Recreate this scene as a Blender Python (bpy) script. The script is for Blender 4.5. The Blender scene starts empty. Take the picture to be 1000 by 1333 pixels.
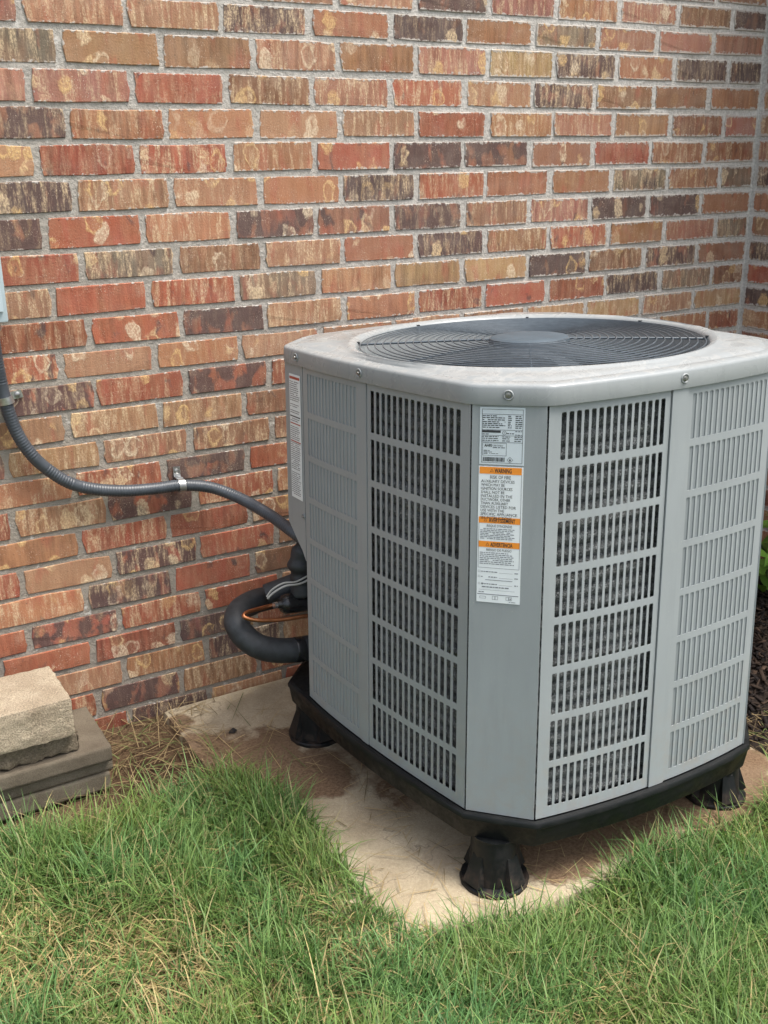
import bpy, bmesh, math, random
import numpy as np
from mathutils import Vector, Matrix
random.seed(7); rng = np.random.default_rng(11)
S = bpy.context.scene
COL = S.collection
# ------------------------------------------------------------------ camera
cam = bpy.data.cameras.new('camera'); camo = bpy.data.objects.new('camera', cam); COL.objects.link(camo)
yaw, pit, rol = .52068, .32584, -.01477
fw = Vector((math.sin(yaw)*math.cos(pit), math.cos(yaw)*math.cos(pit), -math.sin(pit)))
rt = Vector((math.cos(yaw), -math.sin(yaw), 0)); up = rt.cross(fw)
rt2 = rt*math.cos(rol) + up*math.sin(rol); up2 = -rt*math.sin(rol) + up*math.cos(rol)
M = Matrix((rt2, up2, -fw)).transposed().to_4x4(); M.translation = (-.5697, -2.2373, 1.2573)
camo.matrix_world = M
cam.sensor_fit = 'HORIZONTAL'; cam.sensor_width = 36; cam.lens = 36*1.36025
cam.clip_start = .05; cam.clip_end = 500
S.camera = camo
S.render.resolution_x, S.render.resolution_y = 768, 1024
# ------------------------------------------------------------------ world, sun, exposure
SUN_EL, SUN_AZ = math.radians(66), math.radians(140)     # azimuth measured from +Y towards +X
W = bpy.data.worlds.new('World'); S.world = W; W.use_nodes = True
nt = W.node_tree; bg = nt.nodes['Background']
sky = nt.nodes.new('ShaderNodeTexSky'); sky.sky_type = 'NISHITA'; sky.sun_disc = False
sky.sun_elevation = SUN_EL; sky.sun_rotation = SUN_AZ; sky.air_density = 1.0; sky.dust_density = 4.0; sky.ozone_density = 1.0
hs = nt.nodes.new('ShaderNodeHueSaturation'); hs.inputs['Saturation'].default_value = .5
nt.links.new(sky.outputs[0], hs.inputs['Color']); nt.links.new(hs.outputs[0], bg.inputs[0]); bg.inputs[1].default_value = .125
sl = bpy.data.lights.new('sun', 'SUN'); so = bpy.data.objects.new('sun', sl); COL.objects.link(so)
sl.energy = 1.5; sl.angle = math.radians(24); sl.color = (1, .95, .87)
sd = Vector((math.sin(SUN_AZ)*math.cos(SUN_EL), math.cos(SUN_AZ)*math.cos(SUN_EL), math.sin(SUN_EL)))
so.rotation_euler = sd.to_track_quat('Z', 'Y').to_euler(); so.location = (2, -4, 6)
S.view_settings.view_transform = 'Standard'; S.view_settings.look = 'None'
S.view_settings.exposure = 1.42; S.view_settings.gamma = 1; S.view_settings.use_curve_mapping = False
S.cycles.max_bounces = 8

# ------------------------------------------------------------------ helpers
def tag(o, label=None, cat=None, group=None, kind=None):
    if label: o['label'] = label
    if cat: o['category'] = cat
    if group: o['group'] = group
    if kind: o['kind'] = kind
    return o
def empty(name, loc, label=None, cat=None, group=None):
    o = bpy.data.objects.new(name, None); COL.objects.link(o); o.location = loc; o.empty_display_size = .05
    return tag(o, label, cat, group)
def mesh_obj(name, verts, faces, mat, parent=None, smooth=False):
    me = bpy.data.meshes.new(name)
    if parent is not None:                      # parents sit unrotated and unscaled at their own origin
        off = Vector((0, 0, 0)); p = parent
        while p is not None: off += p.location; p = p.parent
        verts = [(v[0]-off.x, v[1]-off.y, v[2]-off.z) for v in verts]
    me.from_pydata([tuple(v) for v in verts], [], faces)
    if smooth: me.polygons.foreach_set('use_smooth', [True]*len(me.polygons))
    me.materials.append(mat); me.update()
    o = bpy.data.objects.new(name, me); COL.objects.link(o)
    if parent is not None: o.parent = parent
    return o
def recalc(o):
    bm = bmesh.new(); bm.from_mesh(o.data); bmesh.ops.recalc_face_normals(bm, faces=bm.faces); bm.to_mesh(o.data); bm.free(); return o
def autosmooth(o, deg=35):
    o.data.polygons.foreach_set('use_smooth', [True]*len(o.data.polygons))
    o.data.set_sharp_from_angle(angle=math.radians(deg)); return o
class MB:
    def __init__(s): s.v = []; s.f = []
    def add(s, vs, fs):
        b = len(s.v); s.v += [tuple(v) for v in vs]; s.f += [tuple(b+i for i in f) for f in fs]
    def box(s, c, e, R=None):
        vs = []
        for dz in (-1, 1):
            for dx, dy in ((-1, -1), (1, -1), (1, 1), (-1, 1)):
                p = Vector((dx*e[0]/2, dy*e[1]/2, dz*e[2]/2)); p = R @ p if R else p
                vs.append((c[0]+p[0], c[1]+p[1], c[2]+p[2]))
        s.add(vs, [(3, 2, 1, 0), (4, 5, 6, 7), (0, 1, 5, 4), (1, 2, 6, 5), (2, 3, 7, 6), (3, 0, 4, 7)])
    def tube(s, pts, r, n=12, caps=True, closed=False):
        pts = [Vector(p) for p in pts]; m = len(pts); rings = []
        nrm = None
        for i, p in enumerate(pts):
            if closed: t = (pts[(i+1) % m]-pts[i-1]).normalized()
            else: t = (pts[min(i+1, m-1)]-pts[max(i-1, 0)]).normalized()
            if nrm is None:
                nrm = t.orthogonal().normalized()
            nrm = (nrm - t*nrm.dot(t)).normalized(); b = t.cross(nrm)
            rr = r[i] if hasattr(r, '__len__') else r
            rings.append([p + (nrm*math.cos(a)+b*math.sin(a))*rr for a in [2*math.pi*k/n for k in range(n)]])
        vs = [v for R in rings for v in R]; fs = []
        for i in range(m if closed else m-1):
            j = (i+1) % m
            for k in range(n):
                k2 = (k+1) % n; fs.append((i*n+k, i*n+k2, j*n+k2, j*n+k))
        if caps and not closed:
            fs.append(tuple(range(n))[::-1]); fs.append(tuple((m-1)*n+k for k in range(n)))
        s.add(vs, fs)
    def lathe(s, c, prof, n=24):
        vs = []; fs = []
        for (r, z) in prof:
            for k in range(n):
                a = 2*math.pi*k/n; vs.append((c[0]+r*math.cos(a), c[1]+r*math.sin(a), c[2]+z))
        for i in range(len(prof)-1):
            for k in range(n):
                k2 = (k+1) % n; fs.append((i*n+k, i*n+k2, (i+1)*n+k2, (i+1)*n+k))
        s.add(vs, fs)
    def obj(s, name, mat, parent=None, smooth=None, kind=None, fn=None):
        vs = [fn(*v) for v in s.v] if fn else s.v
        o = mesh_obj(name, vs, s.f, mat, parent)
        if smooth: autosmooth(o, smooth)
        if kind: o['kind'] = kind
        return o
def spline(pts, n):
    """Catmull-Rom through pts, n samples per span"""
    P = [Vector(p) for p in pts]; P = [P[0]*2-P[1]] + P + [P[-1]*2-P[-2]]; out = []
    for i in range(1, len(P)-2):
        for k in range(n):
            t = k/n; a, b, c, d = P[i-1:i+3]
            out.append(.5*((2*b)+(c-a)*t+(2*a-5*b+4*c-d)*t*t+(3*b-a-3*c+d)*t**3))
    out.append(P[-2]); return out

# ------------------------------------------------------------------ materials
class NT:
    def __init__(s, name):
        s.m = bpy.data.materials.new(name); s.m.use_nodes = True; s.t = s.m.node_tree; s.b = s.t.nodes['Principled BSDF']
    def n(s, typ, **kw):
        nd = s.t.nodes.new(typ)
        for k, v in kw.items():
            if k.startswith('i_'): nd.inputs[k[2:].replace('_', ' ')].default_value = v
            else: setattr(nd, k, v)
        return nd
    def l(s, a, b): s.t.links.new(a, b)
    def noise(s, vec, scale, detail=4, rough=.55, dist=0):
        nd = s.n('ShaderNodeTexNoise'); nd.inputs['Scale'].default_value = scale; nd.inputs['Detail'].default_value = detail
        nd.inputs['Roughness'].default_value = rough; nd.inputs['Distortion'].default_value = dist
        if vec is not None: s.l(vec, nd.inputs['Vector'])
        return nd.outputs['Fac']
    def ramp(s, fac, stops, interp='LINEAR'):
        nd = s.n('ShaderNodeValToRGB'); cr = nd.color_ramp; cr.interpolation = interp
        while len(cr.elements) < len(stops): cr.elements.new(.5)
        for e, (p, c) in zip(cr.elements, stops):
            e.position = p; e.color = (c, c, c, 1) if isinstance(c, (int, float)) else (*c, 1)
        s.l(fac, nd.inputs[0]); return nd.outputs[0]
    def mix(s, fac, a, b, mode='MIX'):
        nd = s.n('ShaderNodeMix', data_type='RGBA', blend_type=mode)
        for inp, v in ((nd.inputs['Factor'], fac), (nd.inputs[6], a), (nd.inputs[7], b)):
            if hasattr(v, 'links') or hasattr(v, 'is_linked'): s.l(v, inp)
            elif isinstance(v, (int, float)): inp.default_value = v
            else: inp.default_value = (*v, 1)
        return nd.outputs[2]
    def math(s, op, a, b=None, clamp=False):
        nd = s.n('ShaderNodeMath', operation=op, use_clamp=clamp)
        for i, v in enumerate((a, b)):
            if v is None: continue
            if isinstance(v, (int, float)): nd.inputs[i].default_value = v
            else: s.l(v, nd.inputs[i])
        return nd.outputs[0]
    def mapping(s, vec, scale=(1, 1, 1), loc=None):
        nd = s.n('ShaderNodeMapping'); nd.inputs['Scale'].default_value = scale
        if loc is not None: nd.inputs['Location'].default_value = loc
        s.l(vec, nd.inputs['Vector']); return nd.outputs[0]
    def coord(s, w='Object'): return s.n('ShaderNodeTexCoord').outputs[w]
    def pos(s): return s.n('ShaderNodeNewGeometry').outputs['Position']
    def bump(s, h, strength=.5, dist=.002):
        nd = s.n('ShaderNodeBump'); nd.inputs['Strength'].default_value = strength; nd.inputs['Distance'].default_value = dist
        s.l(h, nd.inputs['Height']); s.l(nd.outputs[0], s.b.inputs['Normal'])
    def set(s, color=None, rough=None, metal=None, spec=None):
        for key, v in (('Base Color', color), ('Roughness', rough), ('Metallic', metal), ('Specular IOR Level', spec)):
            if v is None: continue
            inp = s.b.inputs[key]
            if hasattr(v, 'is_linked'): s.l(v, inp)
            elif isinstance(v, (int, float)): inp.default_value = v
            else: inp.default_value = (*v, 1)
        return s.m
def plain(name, c, rough=.5, metal=0, var=.12, scale=30, bump=0, spec=None):
    m = NT(name); v = m.pos(); nz = m.noise(v, scale, 5)
    lo = tuple(x*(1-var) for x in c); hi = tuple(min(1, x*(1+var)) for x in c)
    m.set(m.ramp(nz, [(.3, lo), (.7, hi)]), rough, metal, spec)
    if bump: m.bump(m.noise(v, scale*8, 3), bump, .001)
    return m.m

def brick_material(name, stuff=False):
    m = NT(name)
    if stuff:
        base = m.n('ShaderNodeVertexColor', layer_name='tone').outputs[0]; alpha = m.n('ShaderNodeVertexColor', layer_name='tone').outputs[1]
        vec = m.coord('Object'); rnd = m.noise(vec, 3.1, 0)
        uv = m.n('ShaderNodeUVMap', uv_map='face').outputs[0]
    else:
        oi = m.n('ShaderNodeObjectInfo'); base = oi.outputs['Color']; alpha = oi.outputs['Alpha']; rnd = oi.outputs['Random']
        cx = m.n('ShaderNodeCombineXYZ'); r57 = m.math('MULTIPLY', rnd, 57.0); m.l(r57, cx.inputs[0]); m.l(r57, cx.inputs[2])
        ad = m.n('ShaderNodeVectorMath', operation='ADD'); m.l(m.coord('Object'), ad.inputs[0]); m.l(cx.outputs[0], ad.inputs[1]); vec = ad.outputs[0]
        uv = m.n('ShaderNodeUVMap', uv_map='face').outputs[0]
    # broad bands where the face fires browner or redder, then vertical drag marks of the wire cut
    st = m.noise(m.mapping(vec, (75, 20, 9)), 1.0, 6, .6)
    big = m.noise(m.mapping(vec, (24, 20, 8)), 1.0, 3, .55, .5)
    col = m.mix(m.ramp(big, [(.40, 0), (.56, .85)]), base, m.mix(.42, base, (.33, .162, .088)))
    red = m.noise(m.mapping(vec, (30, 20, 10), (4, 4, 9)), 1.0, 3, .55)
    col = m.mix(m.ramp(red, [(.55, 0), (.66, .55)]), col, (.36, .105, .065))
    sv_ = m.ramp(m.math('FRACT', m.math('MULTIPLY', rnd, 3.91)), [(.1, .25), (.9, 1)])
    col = m.mix(m.math('MULTIPLY', m.ramp(st, [(.35, .85), (.62, 0)]), sv_), col, m.mix(1.0, col, (.46, .42, .42), 'MULTIPLY'))
    pit = m.ramp(m.noise(vec, 150, 3, .7), [(.30, .85), (.38, 0)])
    col = m.mix(pit, col, m.mix(1.0, col, (.35, .32, .32), 'MULTIPLY'))
    # charcoal flashes (amount in alpha)
    fl = m.noise(m.mapping(vec, (30, 20, 17), (9, 0, 4)), 1.0, 3, .5, .4)
    th = m.math('SUBTRACT', .76, m.math('MULTIPLY', alpha, .42))
    flm = m.math('MULTIPLY', m.math('SUBTRACT', fl, th), 12.0, True)
    col = m.mix(m.math('MULTIPLY', flm, .85), col, (.075, .050, .048))
    # pale slurry: speckled vertical streaks, solid drips and looped outlines
    pl0 = m.ramp(m.math('FRACT', m.math('MULTIPLY', rnd, 7.31)), [(.25, .1), (.65, 1)])
    pl = m.ramp(m.math('FRACT', m.math('MULTIPLY', rnd, 13.7)), [(.2, .15), (.5, 1)])
    fine = m.ramp(m.noise(m.mapping(vec, (1, 1, .55)), 260, 4, .75), [(.44, 0), (.58, 1)])
    hi = m.ramp(m.noise(m.mapping(vec, (85, 20, 13), (3, 1, 7)), 1.0, 4, .65), [(.47, 0), (.62, 1)])
    strk = m.math('MULTIPLY', m.math('MULTIPLY', hi, pl0), m.math('ADD', m.math('MULTIPLY', fine, .75), .2))
    col = m.mix(m.math('MULTIPLY', strk, .95), col, (.60, .45, .28))
    vo = m.n('ShaderNodeTexVoronoi', feature='SMOOTH_F1'); vo.inputs['Scale'].default_value = 1.0; vo.inputs['Smoothness'].default_value = .2
    wob = m.n('ShaderNodeTexNoise'); wob.inputs['Scale'].default_value = 38; wob.inputs['Detail'].default_value = 3; m.l(vec, wob.inputs['Vector'])
    wv = m.n('ShaderNodeVectorMath', operation='SCALE'); wv.inputs['Scale'].default_value = .036; m.l(wob.outputs['Color'], wv.inputs[0])
    av = m.n('ShaderNodeVectorMath', operation='ADD'); m.l(vec, av.inputs[0]); m.l(wv.outputs[0], av.inputs[1])
    m.l(m.mapping(av.outputs[0], (23, 3, 15)), vo.inputs['Vector'])
    cellr = m.n('ShaderNodeSeparateColor'); m.l(vo.outputs['Color'], cellr.inputs[0])
    on = m.ramp(cellr.outputs[0], [(.36, 0), (.42, 1)]); solid = m.ramp(cellr.outputs[1], [(.35, .15), (.5, .95)])
    body = m.math('MULTIPLY', m.ramp(vo.outputs['Distance'], [(.28, 1), (.36, 0)]), solid)
    ring = m.math('MULTIPLY', m.ramp(vo.outputs['Distance'], [(.22, 0), (.30, 1), (.35, 1), (.42, 0)]), m.ramp(m.noise(m.mapping(vec, (40, 9, 40)), 1.0, 3), [(.36, .25), (.5, 1)]))
    loop = m.math('MULTIPLY', m.math('MULTIPLY', m.math('MAXIMUM', ring, body), on), m.math('MULTIPLY', m.math('ADD', m.math('MULTIPLY', fine, .65), .35), pl))
    lc = m.mix(m.ramp(cellr.outputs[2], [(.3, 0), (.7, 1)]), (.62, .41, .18), (.66, .53, .37))
    col = m.mix(m.math('MULTIPLY', loop, .95), col, lc)
    # cream specks
    sp = m.ramp(m.noise(m.mapping(vec, (1, 1, .6)), 420, 3, .7), [(.60, 0), (.66, .8)])
    spg = m.ramp(m.noise(m.mapping(vec, (22, 9, 22), (5, 5, 5)), 1.0, 2), [(.45, 0), (.62, 1)])
    col = m.mix(m.math('MULTIPLY', sp, spg), col, (.68, .56, .43))
    # lime bloom and mortar smears towards the arrises, more on the upper right of the wall
    sx = m.n('ShaderNodeSeparateXYZ'); m.l(uv, sx.inputs[0])
    ex = m.math('MULTIPLY', m.math('MINIMUM', sx.outputs[0], m.math('SUBTRACT', 1, sx.outputs[0])), .19)
    ez = m.math('MULTIPLY', m.math('MINIMUM', sx.outputs[1], m.math('SUBTRACT', 1, sx.outputs[1])), .057)
    ed = m.math('MINIMUM', ex, ez)
    sm = m.noise(vec, 85, 5, .65)
    px = m.n('ShaderNodeSeparateXYZ'); m.l(m.pos(), px.inputs[0])
    up_ = m.math('ADD', m.math('MULTIPLY', px.outputs[2], .030), m.math('MULTIPLY', px.outputs[0], .030))
    lim = m.math('ADD', m.math('MULTIPLY', m.math('SUBTRACT', sm, .50), .034), m.math('SUBTRACT', m.math('MULTIPLY', up_, .095), .0030))
    smear = m.math('MULTIPLY', m.math('SUBTRACT', lim, ed), 420.0, True)
    col = m.mix(m.math('MULTIPLY', smear, .85), col, (.46, .43, .39))
    film = m.math('MULTIPLY', m.ramp(m.noise(m.mapping(vec, (14, 8, 20), (8, 3, 1)), 1.0, 5, .6), [(.42, .1), (.7, .55)]), m.math('ADD', m.math('MULTIPLY', up_, 5.5), .15, True))
    col = m.mix(m.math('MULTIPLY', film, .55), col, (.50, .41, .34))
    m.set(col, .88, 0, .25)
    hgt = m.math('ADD', m.math('MULTIPLY', st, .6), m.math('ADD', m.noise(vec, 260, 4, .65), m.math('MULTIPLY', m.math('ADD', smear, loop), .35)))
    m.bump(hgt, .75, .0016)
    return m.m
MAT = {}
MAT['brick'] = brick_material('brick')
MAT['brick_far'] = brick_material('brick_joined', True)
def mortar_material():
    m = NT('mortar'); v = m.pos()
    a = m.noise(v, 9, 5); b = m.noise(v, 130, 5, .7)
    sx = m.n('ShaderNodeSeparateXYZ'); m.l(v, sx.inputs[0])
    side = m.math('ADD', m.math('MULTIPLY', sx.outputs[0], .20), m.math('MULTIPLY', sx.outputs[2], .22))   # pointing is darker and browner towards the lower left
    c = m.mix(m.ramp(side, [(.12, 0), (.62, 1)]), (.285, .25, .205), (.64, .62, .585))
    c = m.mix(m.ramp(a, [(.35, .35), (.65, 0)]), c, (.33, .30, .26))
    c = m.mix(m.ramp(b, [(.35, .45), (.6, 0)]), c, (.22, .20, .18))
    c = m.mix(m.ramp(m.noise(v, 34, 4, .7), [(.6, 0), (.72, .8)]), c, (.60, .58, .54))
    m.set(c, .95, 0, .2)
    m.bump(m.math('ADD', m.noise(v, 180, 5, .7), m.math('MULTIPLY', m.noise(v, 45, 3), 1.5)), .9, .003); return m.m
MAT['mortar'] = mortar_material()
def paint(name, c, rough, wet=0, flat=False):
    m = NT(name); v = m.pos()
    a = m.noise(v, 5, 4); b = m.noise(m.mapping(v, (60, 60, 7)), 1, 5, .6)
    col = m.mix(m.ramp(a, [(.3, .0), (.7, 1)]), tuple(x*.95 for x in c), tuple(x*1.05 for x in c))
    col = m.mix(m.ramp(b, [(.48, 0), (.72, .30)]), col, tuple(x*.80 for x in c))
    sz = m.n('ShaderNodeSeparateXYZ'); m.l(v, sz.inputs[0]); dust = m.noise(v, 38, 5, .7)
    low = m.math('MULTIPLY', m.math('SUBTRACT', .42, sz.outputs[2]), 2.6, True)                # rain-splashed soil film on the lowest panels
    col = m.mix(m.math('MULTIPLY', low, m.ramp(dust, [(.45, 0), (.7, .55)])), col, (.30, .24, .18))
    col = m.mix(m.ramp(m.noise(v, 11, 5, .65), [(.56, 0), (.72, .12)]), col, (.38, .375, .35))
    col = m.mix(m.ramp(m.noise(v, 420, 2), [(.70, 0), (.76, .35)]), col, (.55, .54, .5))
    r = rough
    if wet:
        film = m.noise(v, 16, 5, .6, .8); gn = m.n('ShaderNodeSeparateXYZ'); m.l(m.n('ShaderNodeNewGeometry').outputs['Normal'], gn.inputs[0]); topz = gn.outputs[2]
        edge = m.math('MULTIPLY', m.ramp(film, [(.46, 0), (.50, .6), (.53, .2), (.7, .3)]), m.ramp(topz, [(.7, 0), (.95, 1)]))
        col = m.mix(m.math('MULTIPLY', edge, .35), col, (.56, .53, .48))
        r = m.ramp(film, [(.40, rough+.12), (.56, rough-.08)])
    m.set(col, r, 0, .5)
    m.bump(m.noise(v, 900, 2), .06, .0005); return m.m
MAT['paint'] = paint('grey_painted_steel', (.280, .304, .312), .42)
MAT['cap'] = paint('grey_painted_cap', (.262, .280, .283), .34, 1)
def dusty_black():
    m = NT('black_plastic'); v = m.pos(); d = m.noise(v, 26, 6, .7); sz = m.n('ShaderNodeSeparateXYZ'); m.l(v, sz.inputs[0])
    low = m.math('SUBTRACT', 1.0, m.math('MULTIPLY', sz.outputs[2], 14), True)
    col = m.mix(m.ramp(d, [(.50, 0), (.76, .05)]), (.006, .007, .0075), (.14, .115, .09))
    col = m.mix(m.math('MULTIPLY', low, m.ramp(d, [(.48, 0), (.66, .30)])), col, (.16, .10, .065))
    m.set(col, m.ramp(d, [(.4, .40), (.65, .75)]), 0, .3); m.bump(m.noise(v, 300, 3), .15, .001); return m.m
MAT['black_plastic'] = dusty_black()
MAT['foam'] = plain('black_foam_insulation', (.026, .029, .032), .62, 0, .35, 45, .25)
MAT['tape'] = plain('black_shiny_tape', (.012, .012, .013), .22, 0, .3, 60, .4)
MAT['wire'] = plain('black_coated_wire', (.018, .020, .023), .36, 0, .2, 60)
MAT['blade'] = plain('grey_fan_blade', (.15, .17, .19), .30, .1, .15, 12)
MAT['hub'] = plain('grey_hub_plate', (.060, .084, .104), .55, 0, .12, 25)
MAT['dark'] = plain('dark_steel', (.02, .021, .022), .6, 0, .2, 20)
MAT['copper'] = plain('copper', (.46, .19, .09), .36, 1, .25, 60)
MAT['zinc'] = plain('galvanised_steel', (.52, .53, .53), .35, .9, .25, 90)
MAT['screw'] = plain('screw_steel', (.30, .30, .29), .35, .8, .3, 200)
MAT['grille'] = plain('grey_coated_wire', (.085, .104, .120), .30, 0, .2, 60)
MAT['conduit'] = plain('grey_conduit', (.052, .060, .071), .40, 0, .15, 40)
MAT['box'] = plain('pale_grey_box', (.42, .50, .53), .4, 0, .05, 12)
MAT['white_wire'] = plain('white_cable', (.40, .39, .36), .45, 0, .1, 60)
MAT['paper'] = plain('white_label_film', (.74, .78, .79), .33, 0, .02, 60)
MAT['plate'] = plain('silver_label_film', (.58, .64, .67), .30, 0, .03, 60)
MAT['ink'] = plain('black_ink', (.03, .032, .036), .5, 0, .1, 60)
MAT['grey_ink'] = plain('grey_ink', (.16, .17, .19), .5, 0, .1, 60)
MAT['orange_ink'] = plain('orange_ink', (.82, .28, .035), .4, 0, .05, 60)
MAT['red_ink'] = plain('red_ink', (.38, .07, .045), .4, 0, .1, 60)
def coil_material():
    m = NT('spine_fin_coil'); v = m.pos()
    a = m.noise(m.mapping(v, (1, 1, .22)), 800, 3, .7); b = m.noise(v, 30, 4); sparkle = m.ramp(m.noise(v, 330, 3, .8), [(.54, 0), (.64, 1)])
    g = m.ramp(m.noise(v, 6, 4, .6), [(.44, .45), (.58, 1)])
    col = m.mix(m.ramp(a, [(.35, 0), (.65, 1)]), (.04, .045, .045), (.33, .35, .35))
    col = m.mix(m.math('MULTIPLY', sparkle, g), col, (.75, .78, .78))  # metal glints painted into the colour as pale specks
    col = m.mix(m.ramp(b, [(.35, .5), (.6, 0)]), col, (.03, .033, .033))
    m.set(col, m.ramp(a, [(.3, .35), (.7, .6)]), .25); m.bump(a, 1, .006); return m.m
MAT['coil'] = coil_material()
def pad_material():
    m = NT('tan_concrete'); v = m.pos()
    a = m.noise(v, 7, 6, .6); b = m.noise(v, 160, 5, .7)
    c = m.mix(m.ramp(a, [(.35, 0), (.65, 1)]), (.33, .272, .18), (.49, .42, .295))
    c = m.mix(m.ramp(b, [(.4, .35), (.6, 0)]), c, (.25, .19, .13))
    c = m.mix(m.ramp(m.noise(v, 420, 2), [(.64, 0), (.72, .6)]), c, (.62, .56, .46))
    # red clay splashed and washed on to the slab, plus painted shade
    dirt_shade = None
    for (x, y, r) in ((.075, -.24, .10), (.08, -.10, .05), (.17, -.38, .20), (.27, -.46, .12), (.56, -.93, .13), (.72, -.90, .17), (.95, -.92, .25), (.62, -.50, .33)):  # the widest spot paints the shade beneath the unit
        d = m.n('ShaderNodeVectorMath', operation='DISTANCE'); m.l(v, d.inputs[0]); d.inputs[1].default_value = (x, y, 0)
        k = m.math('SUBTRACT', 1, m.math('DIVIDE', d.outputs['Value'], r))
        dirt_shade = k if dirt_shade is None else m.math('MAXIMUM', dirt_shade, k)
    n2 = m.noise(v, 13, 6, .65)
    dm = m.math('MULTIPLY', m.math('ADD', dirt_shade, m.math('MULTIPLY', m.math('SUBTRACT', n2, .55), 1.3)), 4.5, True)
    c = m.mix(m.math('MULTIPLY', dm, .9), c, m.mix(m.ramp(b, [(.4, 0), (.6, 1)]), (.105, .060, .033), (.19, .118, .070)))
    c = m.mix(m.ramp(m.noise(v, 3.1, 5, .6), [(.55, 0), (.75, .45)]), c, (.30, .22, .15))
    c = m.mix(m.ramp(m.noise(v, 260, 3, .7), [(.30, .7), (.36, 0)]), c, (.12, .09, .065))
    cr = m.n('ShaderNodeTexVoronoi', feature='DISTANCE_TO_EDGE'); cr.inputs['Scale'].default_value = 1.7; dv = m.n('ShaderNodeVectorMath', operation='ADD'); nv = m.n('ShaderNodeTexNoise'); nv.inputs['Scale'].default_value = 9; nv.inputs['Detail'].default_value = 6; m.l(v, nv.inputs['Vector']); sv = m.n('ShaderNodeVectorMath', operation='SCALE'); sv.inputs['Scale'].default_value = .22; m.l(nv.outputs['Color'], sv.inputs[0]); m.l(v, dv.inputs[0]); m.l(sv.outputs[0], dv.inputs[1]); m.l(dv.outputs[0], cr.inputs['Vector'])
    crack = m.ramp(cr.outputs['Distance'], [(.0, .5), (.004, 0)])
    c = m.mix(crack, c, (.10, .075, .05))
    m.set(c, .92, 0, .2); m.bump(m.math('ADD', b, m.noise(v, 500, 3)), .5, .002); return m.m
MAT['pad'] = pad_material()
def rough_stone(name, lo, hi, grain=300, speck=.5, sm=.5):
    m = NT(name); v = m.pos()
    a = m.noise(v, 14, 5, .6); b = m.noise(v, grain, 4, .75)
    c = m.mix(m.ramp(a, [(.3, 0), (.7, 1)]), lo, hi)
    c = m.mix(m.ramp(b, [(.36, speck), (.55, 0)]), c, tuple(x*.45 for x in lo))
    c = m.mix(m.ramp(b, [(.58, 0), (.7, speck)]), c, tuple(min(1, x*1.35) for x in hi))
    m.set(c, .95, 0, .2); m.bump(m.math('ADD', b, m.noise(v, grain*.3, 4)), sm, .004); return m.m
MAT['block'] = rough_stone('tan_concrete_block', (.33, .262, .185), (.49, .41, .30), 330, .7, .9)
MAT['rough_paver'] = rough_stone('brown_rough_paver', (.15, .12, .085), (.26, .21, .15), 260, .7, 1.0)
MAT['slab'] = rough_stone('grey_paving_slab', (.100, .080, .058), (.160, .134, .100), 420, .35, .35)
MAT['slab_pale'] = rough_stone('pale_paving_slab', (.125, .103, .074), (.215, .185, .140), 420, .4, .4)
def soil_material():
    m = NT('soil'); v = m.pos()
    a = m.noise(v, 6, 6, .6); b = m.noise(v, 120, 6, .75)
    c = m.mix(m.ramp(a, [(.35, 0), (.65, 1)]), (.085, .05, .03), (.20, .13, .075))
    c = m.mix(m.ramp(b, [(.4, .5), (.6, 0)]), c, (.045, .028, .018))
    d = m.n('ShaderNodeVectorMath', operation='LENGTH'); m.l(v, d.inputs[0])
    far = m.ramp(m.math('DIVIDE', d.outputs['Value'], 20), [(.13, 0), (.17, 1)])
    g = m.mix(m.ramp(m.noise(v, 30, 5), [(.3, 0), (.7, 1)]), (.035, .06, .016), (.09, .11, .04))
    m.set(m.mix(far, c, g), .97, 0, .15); m.bump(b, .9, .012); return m.m
MAT['soil'] = soil_material()
def vcol_material(name, attr, rough=.6, trans=0, spec=.3):
    m = NT(name); c = m.n('ShaderNodeVertexColor', layer_name=attr).outputs[0]
    m.set(c, rough, 0, spec)
    if trans:
        t = m.n('ShaderNodeBsdfTranslucent'); m.l(m.mix(1, c, (1.0, 1.15, .55), 'MULTIPLY'), t.inputs[0])
        mx = m.n('ShaderNodeMixShader'); mx.inputs[0].default_value = trans
        m.l(m.b.outputs[0], mx.inputs[1]); m.l(t.outputs[0], mx.inputs[2]); m.l(mx.outputs[0], m.t.nodes['Material Output'].inputs[0])
    return m.m
MAT['grass'] = vcol_material('grass_blades', 'tint', .5, .30)
MAT['straw'] = vcol_material('dry_straw', 'tint', .75, .1)
MAT['mulch'] = vcol_material('bark_mulch', 'tint', .9)
def leaf_material():
    m = NT('leaf'); v = m.pos()
    c = m.mix(m.ramp(m.noise(v, 18, 3), [(.3, 0), (.7, 1)]), (.10, .23, .03), (.21, .37, .065))
    m.set(c, .42, 0, .4); m.bump(m.noise(v, 90, 3), .4, .004)
    t = m.n('ShaderNodeBsdfTranslucent'); t.inputs[0].default_value = (.25, .45, .06, 1)
    mx = m.n('ShaderNodeMixShader'); mx.inputs[0].default_value = .3
    m.l(m.b.outputs[0], mx.inputs[1]); m.l(t.outputs[0], mx.inputs[2]); m.l(mx.outputs[0], m.t.nodes['Material Output'].inputs[0]); return m.m
MAT['leaf'] = leaf_material(); MAT['stem'] = plain('plant_stem', (.12, .16, .05), .6)

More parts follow.
